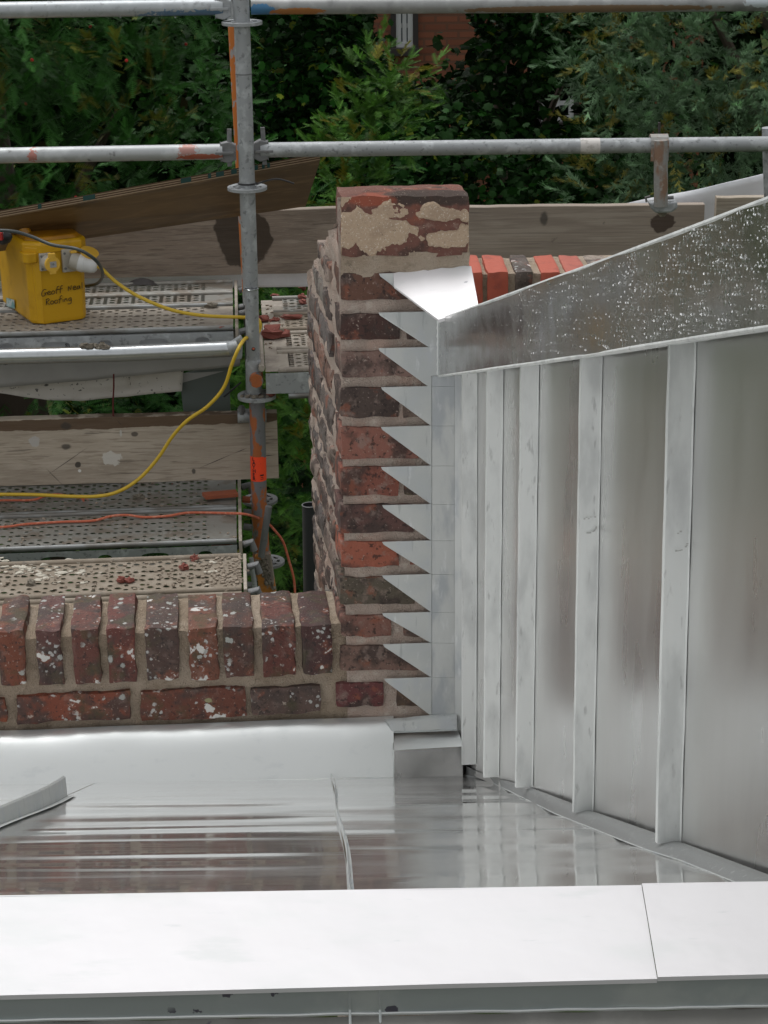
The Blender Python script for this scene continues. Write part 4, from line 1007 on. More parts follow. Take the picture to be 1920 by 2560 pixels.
# blank end plates of these decks at their left
for i in range(4):
    pass
side_r = thing('deck_side_beam', 'plain grey steel side beam under the right-hand walkway beside the pier', 'beam', oA)
part('web', MB().box(oA + V(0, 0, -.072) - SY*.004, SX*.66, SY*.003, V(0, 0, .066)), 'galv', side_r)
part('blank_plate', MB().box(oA - SX*.0 + V(0, 0, -.0015), SX*.092, SY*.88, V(0, 0, .0015)), 'deck_pale', side_r)
part('foot_tube', MB().tube([oA + SX*.07 + V(0, 0, -.082), oA + SX*.66 + V(0, 0, -.082)], .010, 10), 'rail', side_r, smooth=True)
part('end_bar', MB().tube([oA - SX*.012 + V(0, 0, .01), oA - SX*.012 + SY*.5 + V(0, 0, .01)], .010, 8), 'deck_pale', side_r, smooth=True)
part('transom_tube', MB().tube([oA - SX*.03 + V(0, 0, -.03), oA - SX*.03 + SY*.85 + V(0, 0, -.03)], .022, 12), 'rusty_tube', side_r, smooth=True)
# lower walkway
z1_ = P(600, 1360, 5.68).z
o1 = Z(592, 1356, z1_)
deck('lower walkway deck of two punched pans with grey edge rails, red cord lying on it', o1, 1.4, .60, 'deck', 'galv', seed=3, rows=2)
o2_ = Z(604, 1477, z1_ + .03)
d2w = (Z(604, 1381, z1_ + .03) - o2_).length
deck('muddy punched deck nearest the low brick parapet, littered with mortar', o2_, 1.4, d2w*.93, 'deck_dirty', None, seed=4)
deck('second muddy punched deck almost hidden behind the low brick parapet', o2_ - SY*(d2w + .01) + V(0, 0, -.004), 1.4, d2w, 'deck_dirty', None, seed=5, endcap=False)

# base of the lower upright: orange beam and steel bars
jb = thing('scaffold_transom', 'orange painted flat scaffold beam caked in mortar, standing behind the parapet', 'scaffold beam', spl(-.1).at(660, 1470))
pj = spl(-.12)
jm = mat('caked_orange_beam', (.42, .17, .03), .6, .1, layers=[('n', (.25, .24, .23), 30, .52, .58, .8), ('s', (.22, .19, .16), pj.at(672, 1425), (.02, .3, .07), 60, 1.0, .2, 1)], bump=[(120, .004, .6)])
part('flat_beam', MB().prism([pj.at(636, 1392), pj.at(675, 1384), pj.at(690, 1480), pj.at(690, 1530), pj.at(650, 1530), pj.at(647, 1475)], V(0, .03, 0)), jm, jb, bevel=.003)
part('round_bar', MB().tube([pj.off(.03).at(672, 1266), pj.off(.03).at(653, 1392)], .011, 12), 'galv_dark', jb, smooth=True)
part('round_bar', MB().tube([pj.off(.03).at(628, 1395), pj.off(.03).at(640, 1490)], .008, 12), 'galv', jb, smooth=True)
mb = MB()
for k in range(60): mb.blob(lerp(pj.off(.003).at(655, 1396), pj.off(.003).at(678, 1470), random.random()) + V(random.uniform(-.014, .014), 0, 0), random.uniform(.003, .008), k, 4, .5)
part('mortar_crumbs', mb, 'mud', jb, kind='stuff')
ur = thing('scaffold_upright', 'dark upright with two rosettes, hidden behind the painted upright', 'scaffold pole', spl(.35).at(660, 1500))
rosette('rosette', spl(.35).at(650, 1250), ur, 'galv_dark'); rosette('rosette', spl(.35).at(668, 1405), ur, 'galv_dark')
part('tube', MB().tube([spl(.35).at(648, 1180), spl(.35).at(664, 1500)], .022, 12), 'rusty_tube', ur, smooth=True)
for k, (x, y) in enumerate(((614, 1248), (616, 1280), (617, 1317), (624, 1430), (626, 1462))):
    part('hook_lug', MB().tube([spl(.1).at(x-8, y), spl(.1).at(x+12, y+2)], .012, 8), 'clay' if k == 0 else 'galv_dark', ur, smooth=True)

# ================================================================== SHEETING BELOW AND BEHIND
sh = spl(.22)
def cloth(label, top, bot, pl, m, wave=.01, cat='sheeting', name='plastic_sheet', nu=40, nv=10, sd=0):
    def f(u, v):
        a = pl.at(*samp2(top, u)); b = pl.at(*samp2(bot, u)); p = lerp(a, b, v); return p + pl.n*(wave*mn.noise(V(u*4, v*2, sd)) + wave*.4*mn.noise(V(u*12, v*3, sd)))
    mb = MB().grid(f, nu, nv); o = single(name, mb, m, label, cat, smooth=True)
    so_ = o.modifiers.new('s', 'SOLIDIFY'); so_.thickness = .001
    return o
def samp2(L, t):
    t = t*(len(L)-1); i = min(int(t), len(L)-2); k = t-i; return (L[i][0]+(L[i+1][0]-L[i][0])*k, L[i][1]+(L[i+1][1]-L[i][1])*k)
cloth('grey translucent sheeting sagging under the upper walkway rail', [(-300, 835), (0, 835), (300, 830), (600, 822)], [(-300, 975), (0, 968), (200, 953), (300, 942), (450, 928), (600, 915)], spl(.10), 'sheet_grey', .012, sd=1)
cloth('mould spotted whitish sheeting strip hanging lowest under the walkway', [(-300, 940), (0, 940), (300, 925), (460, 905)], [(-300, 975), (0, 983), (120, 1000), (200, 1002), (330, 990), (455, 978)], spl(.16), 'sheet_dirty', .01, sd=2)
gp = single('hanging_sheet', MB().prism([spl(.19).at(448, 938), spl(.19).at(572, 905), spl(.19).at(577, 1060), spl(.19).at(462, 1060)], V(0, .012, 0)), 'panel_green', 'dark grey-green flat panel hanging beside the sheeting behind the yellow cable', 'panel', bevel=.002)
single('hanging_sheet', MB().prism([spl(.185).at(448, 934), spl(.185).at(560, 928), spl(.185).at(452, 958)], V(0, .002, 0)), 'sheet_grey', 'pale folded corner at the top of the grey-green panel', 'panel')
wsb = spl(.30)
wt_ = cloth('white printed sheeting seen through the oval holes of the upper walkway side', [(-300, 840), (575, 818)], [(-300, 905), (575, 883)], spl(.03), 'sheet_white', .001, sd=3)
for s_, px, py in (('OWER', 55, 867), ('STUDIO', 163, 868)):
    c = spl(.0265).at(px, py); mb = text_mb(s_, c, SX, V(0, 0, 1), .0165, (0, 0, 0))
    me = mb.mesh('printed_word', ORG[wt_.name]); me.materials.append(MT['ink']); o = bpy.data.objects.new('printed_word', me); COL.objects.link(o); o.parent = wt_
cloth('white sheeting strip showing under the toe board behind the walkway', [(-300, 640), (900, 660)], [(-300, 730), (900, 715)], spl(.72), 'sheet_white', .002, sd=4)
tentp = Plane(tbr.p + V(0, .10, 0), V(0, -1, 0))
def f(u, v):
    x = lerp(1562, 2400, u); yt = 509 - 77*max(0, (x-1562))/358*(1.0 if x < 1920 else 1) + 6*math.sin(u*9)*u; p = tentp.at(x, lerp(yt, 660, v)); return p + V(0, .25*v*0 + .012*mn.noise(V(u*7, v*3, 0)) + .02*mn.noise(V(u*2+v*3, v, 4)), 0)
o = single('dust_sheet', MB().grid(f, 40, 12), 'sheet_white', 'white dust sheet rising behind the toe boards at the right', 'sheeting', smooth=True)
md = o.modifiers.new('s', 'SOLIDIFY'); md.thickness = .002
def seg(p0, p1, r, m, label, cat, name, wob=0):
    pts = [lerp(p0, p1, t) + V(wob*math.sin(t*7), 0, 0) for t in np.linspace(0, 1, 8)]
    return single(name, MB().tube(pts, r, 6), m, label, cat, smooth=True)
seg(spl(.05).at(284, 935), spl(.05).at(283, 1045), .0028, 'string', 'dark red string hanging from the sheeting above the plank', 'string', 'hanging_string', .001)
seg(spl(0).at(560, 992), spl(-.02).at(602, 956), .003, 'black', 'short black tie between the panel and the upright', 'string', 'tie_cord')

# ================================================================== PLYWOOD
pa = Plane(spl(.12).at(600, 500), V(SY.x, SY.y, 0).cross(V(0, 0, 1)).cross(V(0, 0, 1)))
py_ = spl(.10)
tlp, trp = py_.at(-250, 590), py_.at(800, 402)
bl_, brr = spl(.30).at(-250, 665), spl(.30).at(764, 516)
pn = (trp - tlp).cross(bl_ - tlp).normalized()
if pn.z < 0: pn = -pn
ply = thing('plywood_sheet', 'brown wet plywood sheet propped at a slant over the yellow transformer, layered edge up', 'plywood', brr)
# edge thickness as stacked veneers
ev = V(0, 0, 1); n_v = 7; tt = .024
ups = py_.at(0, 520) - py_.at(0, 545)
for k in range(n_v):
    a, b = k/n_v, (k+1)/n_v
    off0, off1 = V(0, 0, tt*a), V(0, 0, tt*b)
    q = [tlp, trp, brr, bl_]
    vs = [x + off0 for x in q] + [x + off1 - V(0, 0, .0002) for x in q]
    dn = V(0, .0012*(k % 2), 0); vs = [v + dn if i in (0, 1, 4, 5) else v for i, v in enumerate(vs)]
    mb = MB().add(vs, [(0, 1, 2, 3)[::-1], (4, 5, 6, 7), (0, 1, 5, 4), (1, 2, 6, 5), (2, 3, 7, 6), (3, 0, 4, 7)])
    part('veneer', mb, 'ply_light' if k % 2 == 1 else ('ply_face' if k == 0 else 'ply_dark'), ply)
for (x0, x1) in ((208, 238), (95, 104), (452, 478), (520, 528), (540, 560), (578, 592), (634, 645), (655, 662), (668, 675)):
    t0_, t1_ = (x0+250)/1050, (x1+250)/1050
    a, b = lerp(tlp, trp, t0_), lerp(tlp, trp, t1_)
    part('paint_mark', MB().box(a + V(0, -.0012, .007), b - a, V(0, .001, 0), V(0, 0, .015)), 'ply_green', ply)

# ================================================================== YELLOW TRANSFORMER
cz = zU + .003
C0 = Z(84, 815, cz)                       # near bottom corner
ph = R(27); U1 = V(math.cos(ph), math.sin(ph), 0); V1 = V(-math.sin(ph), math.cos(ph), 0)
tf = thing('site_transformer', 'yellow plastic site transformer with handwriting and two sockets, on the upper walkway', 'transformer', C0)
W, D, H = .178, .34, .262
def loop(x0, x1, y0, y1, ch, z):
    pts = [(x0+ch, y0), (x1-ch*.5, y0), (x1, y0+ch*.5), (x1, y1-ch*.5), (x1-ch*.5, y1), (x0+ch*.5, y1), (x0, y1-ch*.5), (x0, y0+ch)]
    return [C0 + U1*a + V1*b + V(0, 0, z) for a, b in pts]
def loft(loops, cap=True):
    n = len(loops[0]); mb = MB(); vs = [v for l in loops for v in l]
    fs = [(i*n+k, i*n+(k+1) % n, (i+1)*n+(k+1) % n, (i+1)*n+k) for i in range(len(loops)-1) for k in range(n)]
    if cap: fs += [tuple(range(n))[::-1], tuple(range((len(loops)-1)*n, len(loops)*n))]
    return mb.add(vs, fs)
part('body', loft([loop(.006, W, 0, D, .030, 0), loop(0, W+.003, -.002, D, .032, .012), loop(-.003, W+.007, -.005, D, .032, H-.03), loop(-.003, W+.007, -.005, D, .032, H-.012)]), 'yellow', tf, bevel=.004)
part('lid', loft([loop(-.008, W+.016, -.011, D, .045, H-.032), loop(-.008, W+.016, -.011, D, .045, H-.004), loop(-.002, W+.010, -.004, D, .045, H+.004)]), 'yellow', tf, bevel=.003)
part('lid_top', loft([loop(.004, W+.004, .002, D-.01, .042, H+.0042), loop(.012, W-.004, .010, D-.02, .042, H+.016)]), 'yellow_top', tf, bevel=.003)
part('corner_lug', loft([loop(-.014, .022, -.006, .05, .012, H-.060), loop(-.016, .028, -.009, .05, .012, H-.056), loop(-.016, .028, -.009, .05, .012, H-.028)]), 'yellow', tf, bevel=.003)
part('corner_post', MB().prism([C0 + U1*.018 + V1*.008 + V(0, 0, .004), C0 + U1*.034 - V1*.004 + V(0, 0, .004), C0 + U1*.036 - V1*.009 + V(0, 0, H-.06), C0 + U1*.012 + V1*.010 - V1*.006 + V(0, 0, H-.06)], V1*.01), 'yellow', tf, bevel=.002)
part('carry_grip', MB().tube(smooth_path([C0 + V1*.10 + U1*.03 + V(0, 0, H+.010), C0 + V1*.12 + U1*.02 + V(0, 0, H+.038), C0 + V1*.19 + U1*.0 + V(0, 0, H+.036)], 4), .018, 10), 'yellow_top', tf, smooth=True)
FP_ = Plane(C0 - V1*.0055, -V1)              # front face
def ff(px, py, o=0): return FP_.off(o).at(px, py)
outn = -V1
def plate(x0, x1, y0, y1, th, m, name, lab=None):
    a = ff(x0, (y0+y1)/2); b = ff(x1, (y0+y1)/2 - .11*(x1-x0)); hgt = abs(ff(x0, y0).z - ff(x0, y1).z)
    c = lerp(a, b, .5); return part(name, MB().cbox(c + outn*th/2, (b-a).length, th, hgt, U1, V1), m, tf, bevel=.003), c
so1, c1 = plate(97, 126, 633, 677, .012, 'socket', 'socket_plate')
def cyl(c, d, L, r, name, m, n=20, rs=None, par=None):
    d = Vector(d).normalized(); return part(name, MB().tube([c, c + d*L*.5, c + d*L], r, n, rs=rs), m, par or tf, smooth=True)
tilt = (outn + U1*.10).normalized()
cyl(c1 + outn*.01 + U1*.004, tilt, .034, .023, 'socket_barrel', 'socket', par=so1)
cc = c1 + outn*.01 + tilt*.034 + U1*.005
cyl(cc, tilt, .010, .0245, 'socket_cap', 'yellow_cap', 24, par=so1)
part('cap_hinge', MB().cbox(cc + tilt*.004 + V(0, 0, .027), .022, .012, .016, U1, V1), 'yellow_cap', so1, bevel=.002)
part('cap_tab', MB().cbox(cc + tilt*.006 + V(0, 0, -.026), .020, .008, .010, U1, V1), 'yellow_cap', so1, bevel=.002)
part('cap_label', MB().cbox(cc + tilt*.0106, .022, .0008, .019, U1, V1), 'sheet_grey', so1)
mb = MB()
for q in range(4): mb.cbox(cc + tilt*.0112 + U1*(-.0065+q*.0042) + V(0, 0, -.0065), .0028, .0006, .0022, U1, V1)
mb.add(text_mb('CE', cc + tilt*.0114 - U1*.006 + V(0, 0, -.001), U1, V(0, 0, 1), .009, (0, 0, 0)).v, []); t_ = text_mb('16', cc + tilt*.0115 - U1*.006 - V(0, 0, .002), U1, V(0, 0, 1), .010, (0, 0, 0)); mb = MB(); mb.add(t_.v, t_.f)
part('cap_print', mb, 'panel_green', so1)
so2, c2 = plate(153, 190, 622, 680, .013, 'socket', 'socket_plate')
for dx, dz in ((-.016, .024), (-.016, -.024)):
    cyl(c2 + outn*.012 + U1*dx + V(0, 0, dz), outn, .003, .004, 'screw', 'galv_dark', 10, par=so2)
for dx, dz in ((-.013, .020), (-.013, -.021)):
    cyl(c1 + outn*.011 + U1*dx + V(0, 0, dz), outn, .003, .0035, 'screw', 'galv_dark', 10, par=so1)
pd = (outn*.35 + U1*.92 + V(0, 0, -.10)).normalized()
tip = ff(243, 668, .055)
sb = c2 + outn*.012 + U1*.004
pd = (tip - sb).normalized(); PLn = (tip - sb).length
part('socket_barrel', MB().tube([sb, sb + pd*PLn*.32], .027, 24), 'socket', so2, smooth=True)
part('plug_body', MB().tube([sb + pd*PLn*t for t in (.30, .34, .50, .52, .60, .62, .80, .94, 1.0)], .02, 24, rs=[.028, .0285, .0280, .0262, .0262, .0250, .0235, .0200, .0130]), 'plug', so2, smooth=True)
fc_ = ff(222, 636, .028); part('cap_flap', MB().tube([fc_, fc_ + V(.004, -.003, .010)], .030, 24, rs=[.027, .030]), 'yellow_cap', so2, smooth=True)
part('cap_flap_hinge', MB().cbox(sb + pd*PLn*.10 + V(0, 0, .030), .02, .018, .008, U1, V1), 'yellow_cap', so2, bevel=.002)
# side sticker and print
lf = Plane(C0 - U1*.0045, -U1)
part('side_sticker', MB().prism([lf.at(16, 744), lf.at(36, 750), lf.at(37, 772), lf.at(17, 765)], -U1*.0008), mat('teal_sticker', (.16, .33, .33), .5, layers=[('n', (.5, .55, .53), 60, .46, .56, .9)]), tf)
# handwriting, as pen strokes on the front face
def pen(strokes, x0, y0, s, sl):
    mb = MB()
    for st in strokes:
        pts = [ff(x0 + p[0]*s, y0 - p[1]*s - p[0]*s*sl, .0012) for p in st]
        if len(pts) > 2: pts = smooth_path(pts, 4)
        mb.tube(pts, .00105, 5)
    return mb
G = {'G': ([(.85,.95),(.5,1.05),(.1,.6),(.15,.05),(.6,.0),(.75,.4)], [(.45,.42),(1.0,.45)]), 'e': ([(.05,.3),(.5,.38),(.4,.62),(.12,.5),(.08,.12),(.35,0),(.65,.12)],), 'o': ([(.35,.55),(.08,.4),(.12,.05),(.42,.02),(.6,.3),(.35,.55)],),
     'f': ([(.62,1.1),(.35,1.05),(.25,.6),(.2,-.1)], [(.0,.55),(.62,.62)]), 'N': ([(.05,0),(.12,.75),(.45,.15),(.55,.85)],), 'a': ([(.5,.5),(.15,.45),(.08,.1),(.35,.05),(.5,.45),(.55,0)],), 'l': ([(.2,1.0),(.22,0)],),
     'R': ([(.1,0),(.15,.95)], [(.05,.9),(.5,1.0),(.6,.7),(.18,.5),(.7,-.05)]), 'i': ([(.15,.5),(.18,0)], [(.14,.8),(.16,.86)]), 'n': ([(.08,0),(.1,.5)], [(.1,.3),(.35,.52),(.45,.3),(.5,0)]), 'g': ([(.5,.5),(.12,.42),(.12,.1),(.45,.1),(.5,.5),(.5,-.35),(.2,-.5),(-.1,-.42)],)}
def write(word, x0, y0, s, sl, adv=.68):
    x = 0; allst = []
    for ch in word:
        if ch == ' ': x += .9; continue
        for st in G[ch]: allst.append([(p[0] + x, p[1]) for p in st])
        x += {'G': 1.0, 'N': .78, 'l': .35, 'i': .35, 'R': .78, 'f': .60}.get(ch, adv)
    return pen(allst, x0, y0, s, sl)
part('handwriting', write('Geoff Neal', 103, 741, 15.0, .20), 'ink', tf)
part('handwriting', write('Roofing', 114, 763, 15.0, .18), 'ink', tf)

# ---- cables
cy = thing('yellow_cable', 'thick yellow power cable from the transformer plug down to the lower walkway', 'cable', tip)
u_ = lambda px, py, o: spl(o).at(px, py)
pts = [tip - pd*.02, tip + pd*.012, u_(290, 705, .10), u_(350, 743, .06), u_(430, 775, .05), u_(510, 789, .05), u_(600, 793, .055), u_(640, 796, .06), u_(650, 810, .05), u_(646, 830, .04), u_(625, 845, -.02), u_(614, 846, -.055), u_(598, 868, -.15), u_(580, 910, -.16), u_(560, 968, -.15), u_(520, 1015, -.14), u_(470, 1050, -.12), u_(432, 1090, -.10), u_(395, 1145, -.09), u_(350, 1195, -.09), u_(300, 1227, -.10), u_(250, 1240, -.10), u_(180, 1241, -.08), u_(90, 1237, -.06), u_(0, 1236, -.05), u_(-200, 1236, -.05)]
part('cable', MB().tube(smooth_path(pts, 8), .0058, 10), 'cable_y', cy, smooth=True)
pts = [u_(-200, 580, -.12), u_(-40, 577, -.12), u_(30, 578, -.12), u_(80, 592, -.12), u_(130, 612, -.15), u_(190, 622, -.2), u_(226, 640, -.2), u_(247, 660, -.16), u_(256, 682, -.05), u_(252, 700, .10), u_(235, 712, .22), u_(190, 716, .30)]
single('grey_cable', MB().tube(smooth_path(pts, 8), .0052, 10), 'cable_grey', 'dark grey cable draped across the transformer top and over its plug', 'cable', smooth=True)
bp_ = thing('mains_plug', 'black plug with a red insert lying at the left end of the transformer lid', 'plug', u_(8, 615, -.05))
part('plug_body', MB().blob(u_(8, 592, -.06), .026, 3, 8, .12, (1, 1, .9)), 'black', bp_, smooth=True)
part('red_insert', MB().cbox(u_(3, 590, -.095), .008, .02, .022), 'berry', bp_)
# orange cord on the lower walkway
dz1 = z1_ + .006
def gz(px, py, o=0): return Z(px, py, dz1 + o)
pts = [gz(-200, 1325), gz(0, 1318, .002), gz(60, 1311), gz(150, 1305), gz(230, 1302), gz(280, 1290, .008), gz(320, 1288, .006), gz(360, 1293), gz(420, 1290), gz(470, 1282, .004), gz(560, 1283), gz(620, 1287, .01), u_(668, 1308, .12), u_(690, 1330, .12), u_(708, 1355, .12), u_(722, 1400, .12), u_(735, 1450, .12), u_(738, 1500, .12)]
single('orange_cord', MB().tube(smooth_path(pts, 8), .0042, 8), 'rope_r', 'thin orange cord along the lower walkway, passing behind the upright and hanging down', 'cord', smooth=True)
fr_ = thing('frayed_rope', 'frayed orange rope end lying against the yellow cable on the lower walkway', 'rope', gz(215, 1248))
pts = [gz(-200, 1256), gz(0, 1251), gz(80, 1250), gz(110, 1241, .01), gz(140, 1236, .014), gz(180, 1241, .01), gz(212, 1246, .004)]
part('rope', MB().tube(smooth_path(pts, 8), .0040, 8), 'rope_r', fr_, smooth=True)
mb = MB()
for k in range(12):
    p = gz(198, 1243, .006); q = gz(random.uniform(206, 224), random.uniform(1240, 1256), .003); mb.tube([p, lerp(p, q, .5) + V(0, 0, .004), q], .0009, 4)
part('frayed_strands', mb, 'rope_r', fr_, kind='stuff')

# ---- tiles and rubble on the walkways
tile = single('roof_tile_piece', MB().prism([gz(505, 1240, .004), gz(590, 1233, .004), gz(596, 1243, .004), gz(515, 1250, .004)], V(0, 0, .014)), 'clay', 'flat strip of clay tile at the far right corner of the lower walkway', 'tile piece', bevel=.002)
o = single('roof_tile_piece', MB().prism([spl(-.30).at(520, 1378), spl(-.30).at(538, 1352), spl(-.30).at(556, 1344), spl(-.30).at(578, 1360), spl(-.30).at(580, 1378)], V(0, .05, -.01)), 'clay', 'broken pointed terracotta tile standing between the lower decks', 'tile piece', bevel=.003)
frag = [ # px, py, z, size, label, squash
    (486, 1395, z1_+.03, .013, 'small dark red brick lump near the back edge of the muddy deck', (1, 1, .8)),
    (459, 1418, z1_+.03, .014, 'red brick lump mid way across the muddy deck', (1, 1, .8)),
    (303, 1450, z1_+.03, .013, 'left one of two red lumps near the front of the muddy deck', (1.1, 1, .7)),
    (324, 1451, z1_+.03, .012, 'right one of two red lumps near the front of the muddy deck', (1.2, 1, .7)),
    (75, 1458, z1_+.03, .011, 'dark grey pebble on the muddy deck near the left edge', (1, 1, .8)),
    (348, 1242, z1_, .013, 'small grey stone beside the yellow cable on the lower walkway', (1.4, 1, .7)),
    (682, 833, zRR, .030, 'large pinkish brick lump at the left of the second pale deck', (1.5, .9, .62)),
    (716, 831, zRR, .013, 'small red chip right beside the large pinkish brick lump', (1.3, 1, .7)),
    (658, 798, zRR, .017, 'red chip beside the upright on the muddy right-hand deck', (1.4, 1, .7)),
    (732, 792, zRR, .019, 'long orange-red chip near the pier on the muddy right-hand deck', (1.7, .8, .5)),
    (690, 798, zRR, .011, 'dull red crumb in the middle of the muddy right-hand deck', (1.4, 1, .7)),
    (757, 711, zRR+.004, .017, 'red brick chip touching the pier, below the toe board', (1, 1, 1)),
    (755, 742, zRR+.004, .012, 'upper dark red crumb beside the pier edge', (1.1, 1, .8)),
    (756, 755, zRR+.004, .013, 'lower dark red crumb beside the pier edge', (1, 1, .9)),
    (686, 738, zRR+.004, .010, 'tiny red chip on the third right-hand deck', (1.4, 1, .6)),
    (551, 817, zU, .009, 'tiny dark red chip at the near edge of the transformer deck', (1.8, 1, .6)),
    (530, 764, zU, .012, 'dark clump near the rail of the grimy deck', (1.6, 1, .7)),
]
for i, (px, py, z, r, lb, sq) in enumerate(frag):
    c = Z(px, py, z + r*.55)
    me = MB().blob((0, 0, 0), r, i*3+1, 6, .5, sq).mesh('f', (0, 0, 0), False); me.materials.append(MT['mud'] if ('grey' in lb and 'red' not in lb) or 'clump' in lb else MT['rubble'])
    o = bpy.data.objects.new('brick_fragment' if 'stone' not in lb and 'pebble' not in lb and 'clump' not in lb else 'stone', me); COL.objects.link(o); o.location = c
    o['label'] = lb; o['category'] = 'rubble'; o['group'] = 'rubble on the walkways'
mb = MB(); r9 = random.Random(5)
for k in range(900):
    which = r9.random()
    if which < .62:
        x, y, z = r9.uniform(-.02, 1.3), abs(r9.gauss(.15, .09)), z1_+.03
        if r9.random() < .45: x = abs(r9.gauss(.04, .05))
        o_ = o2_; p = o_ - SX*x + SY*min(y, d2w*.9)
    elif which < .85:
        p = oA + SX*r9.uniform(.0, .5) + SY*r9.uniform(.25, .85)
    else:
        p = o1 - SX*r9.uniform(0, 1.3) + SY*r9.uniform(0, .58)
    mb.blob(p + V(0, 0, .003), r9.uniform(.0015, .0055), k, 3, .5, (1.3, 1, .7))
single('debris', mb, 'debris', 'fine mortar and brick crumbs scattered over the walkway decks', 'debris', kind='stuff')
mb = MB()
for k in range(70):
    p = lerp(gz(0, 1415, .026), gz(150, 1432, .026), r9.random()) + V(r9.gauss(0, .03), r9.gauss(0, .03), 0) if k < 45 else gz(r9.choice((145, 205, 105, 525)) + r9.gauss(0, 9), r9.choice((1455, 1432, 1405, 1430)) + r9.gauss(0, 3), .026)
    mb.blob(p, r9.uniform(.003, .010), k, 4, .5, (1.5, 1, .35))
single('mortar_splashes', mb, mat('white_splash', (.50, .47, .40), .9), 'pale mortar splashes on the muddy deck by the parapet', 'debris', kind='stuff')
# twisted wood chip and lichen curl on the dark deck
single('dark_rag', MB().grid(lambda u, v: Z(lerp(315, 392, u), 712 - 14*math.sin(math.pi*u)*v, zU + .02*v*math.sin(math.pi*u)) + V(0, .02*v, 0), 12, 4), 'far_trim', 'curled dark rubber scrap on the grimy deck behind the transformer', 'scrap', smooth=True)

# ================================================================== DRAIN PIPE BEHIND THE PIER
pq = Plane(P(772, 1300, 5.0), (0, -1, 0))
dp = thing('drain_pipe', 'black open topped pipe standing behind the left edge of the pier', 'pipe', pq.at(775, 1600))
ptop, pbot = pq.at(774, 1262), pq.at(779, 1640)
part('pipe', MB().tube([ptop, pbot], .020, 20, cap=False), 'pipe', dp, smooth=True)
part('rim', MB().tube([ptop + V(.020*math.cos(a), .020*math.sin(a), 0) for a in np.linspace(0, 6.2832, 25)], .0014, 6), 'galv_dark', dp, smooth=True)

# ================================================================== RED PARAPET BEYOND
RP = Plane(P(1240, 700, 5.3), -V(-math.sin(R(2)), math.cos(R(2)), 0)); RX = V(math.cos(R(2)), math.sin(R(2)), 0); RY = V(-RX.y, RX.x, 0)
rp = thing('red_parapet', 'bright red bricks on edge capping the far parapet behind the metal verge', 'brick wall', RP.at(1300, 820))
zt_r = RP.at(1240, 678).z
mb = rough_box(V(*RP.at(1150, 900).xy, zt_r-.40) + RY*.008, RX*.62, RY*.185, V(0, 0, .390), (60, 10, 30), .003, sc_=30)
part('mortar', mb, 'mortar', rp, smooth=True)
redc = (.40, .085, .05); drk = (.10, .08, .07)
for i, (x0, x1, c) in enumerate([(1150, 1208, redc), (1217, 1271, redc), (1287, 1333, drk), (1350, 1401, redc), (1413, 1466, (.38, .10, .07)), (1478, 1532, (.30, .25, .21)), (1545, 1600, redc)]):
    o = rect_brick('brick', RP, x0, x1, 678, 770, .20, rp, c, 'brick_red' if c[0] > .3 and c[1] < .2 else 'brick_wet', 300+i, proud=.005, depdir=RY, ax=RX, wob=.002, rnd=.008)

# ================================================================== HOUSE BEYOND THE TREES
hs_ = thing('brick_house', 'red brick house glimpsed through gaps in the dark trees', 'house', (0, 20, 0))
hp_ = Plane((0, 20, 0), (0, -1, 0))
wx0, wx1 = hp_.at(990, 60).x, hp_.at(1032, 60).x; wz1, wz0 = hp_.at(1000, 10).z, hp_.at(1000, 118).z
hx0, hx1 = -.9, 3.2
mb = MB()
for (a, b, c, d) in ((hx0, wx0, 0, 9.5), (wx1, hx1, 0, 9.5), (wx0, wx1, 0, wz0), (wx0, wx1, wz1, 9.5)):
    mb.add([(a, 20, c), (b, 20, c), (b, 20, d), (a, 20, d)], [(0, 1, 2, 3)])
mb.add([(hx0, 20, 0), (hx0, 27, 0), (hx0, 27, 9.5), (hx0, 20, 9.5), (hx1, 20, 0), (hx1, 27, 0), (hx1, 27, 9.5), (hx1, 20, 9.5)], [(0, 1, 2, 3), (4, 7, 6, 5), (1, 5, 6, 2)])
part('wall', mb, 'far_brick', hs_)
part('roof', MB().prism([(hx0-.3, 19.7, 9.5), (hx0-.3, 23.5, 12), (hx0-.3, 27.3, 9.5)], (hx1-hx0+.6, 0, 0)), 'far_trim', hs_)
def window(x0, x1, z0, z1, y=20):
    fr2 = MB(); t = .05
    fr2.box((x0, y-.02, z0), (t, 0, 0), (0, .08, 0), (0, 0, z1-z0)); fr2.box((x1-t, y-.02, z0), (t, 0, 0), (0, .08, 0), (0, 0, z1-z0))
    fr2.box((x0+t, y-.02, z0), (x1-x0-2*t, 0, 0), (0, .08, 0), (0, 0, t)); fr2.box((x0+t, y-.02, z1-t), (x1-x0-2*t, 0, 0), (0, .08, 0), (0, 0, t))
    fr2.box(((x0+x1)/2-.02, y-.01, z0+t), (.04, 0, 0), (0, .06, 0), (0, 0, z1-z0-2*t)); fr2.box((x0+t, y-.005, (z0+z1)/2-.02), (x1-x0-2*t, 0, 0), (0, .05, 0), (0, 0, .04))
    wf = part('window', fr2, 'frame_w', hs_)
    part('pane', MB().box((x0+.01, y+.03, z0+.01), (x1-x0-.02, 0, 0), (0, .01, 0), (0, 0, z1-z0-.02)), 'glass', wf)
    part('sill', MB().box((x0-.06, y-.10, z0-.07), (x1-x0+.12, 0, 0), (0, .12, 0), (0, 0, .068)), 'far_trim', wf)
    part('surround', MB().box((x1+.002, y-.03, z0), (.05, 0, 0), (0, .05, 0), (0, 0, z1-z0)).box((x0-.052, y-.03, z0), (.05, 0, 0), (0, .05, 0), (0, 0, z1-z0)), 'far_trim', wf)
window(wx0, wx1, wz0, wz1)
q = hp_.at(1393, 268); window(q.x-.16, q.x+.16, q.z-.13, q.z+.22, 19.97)

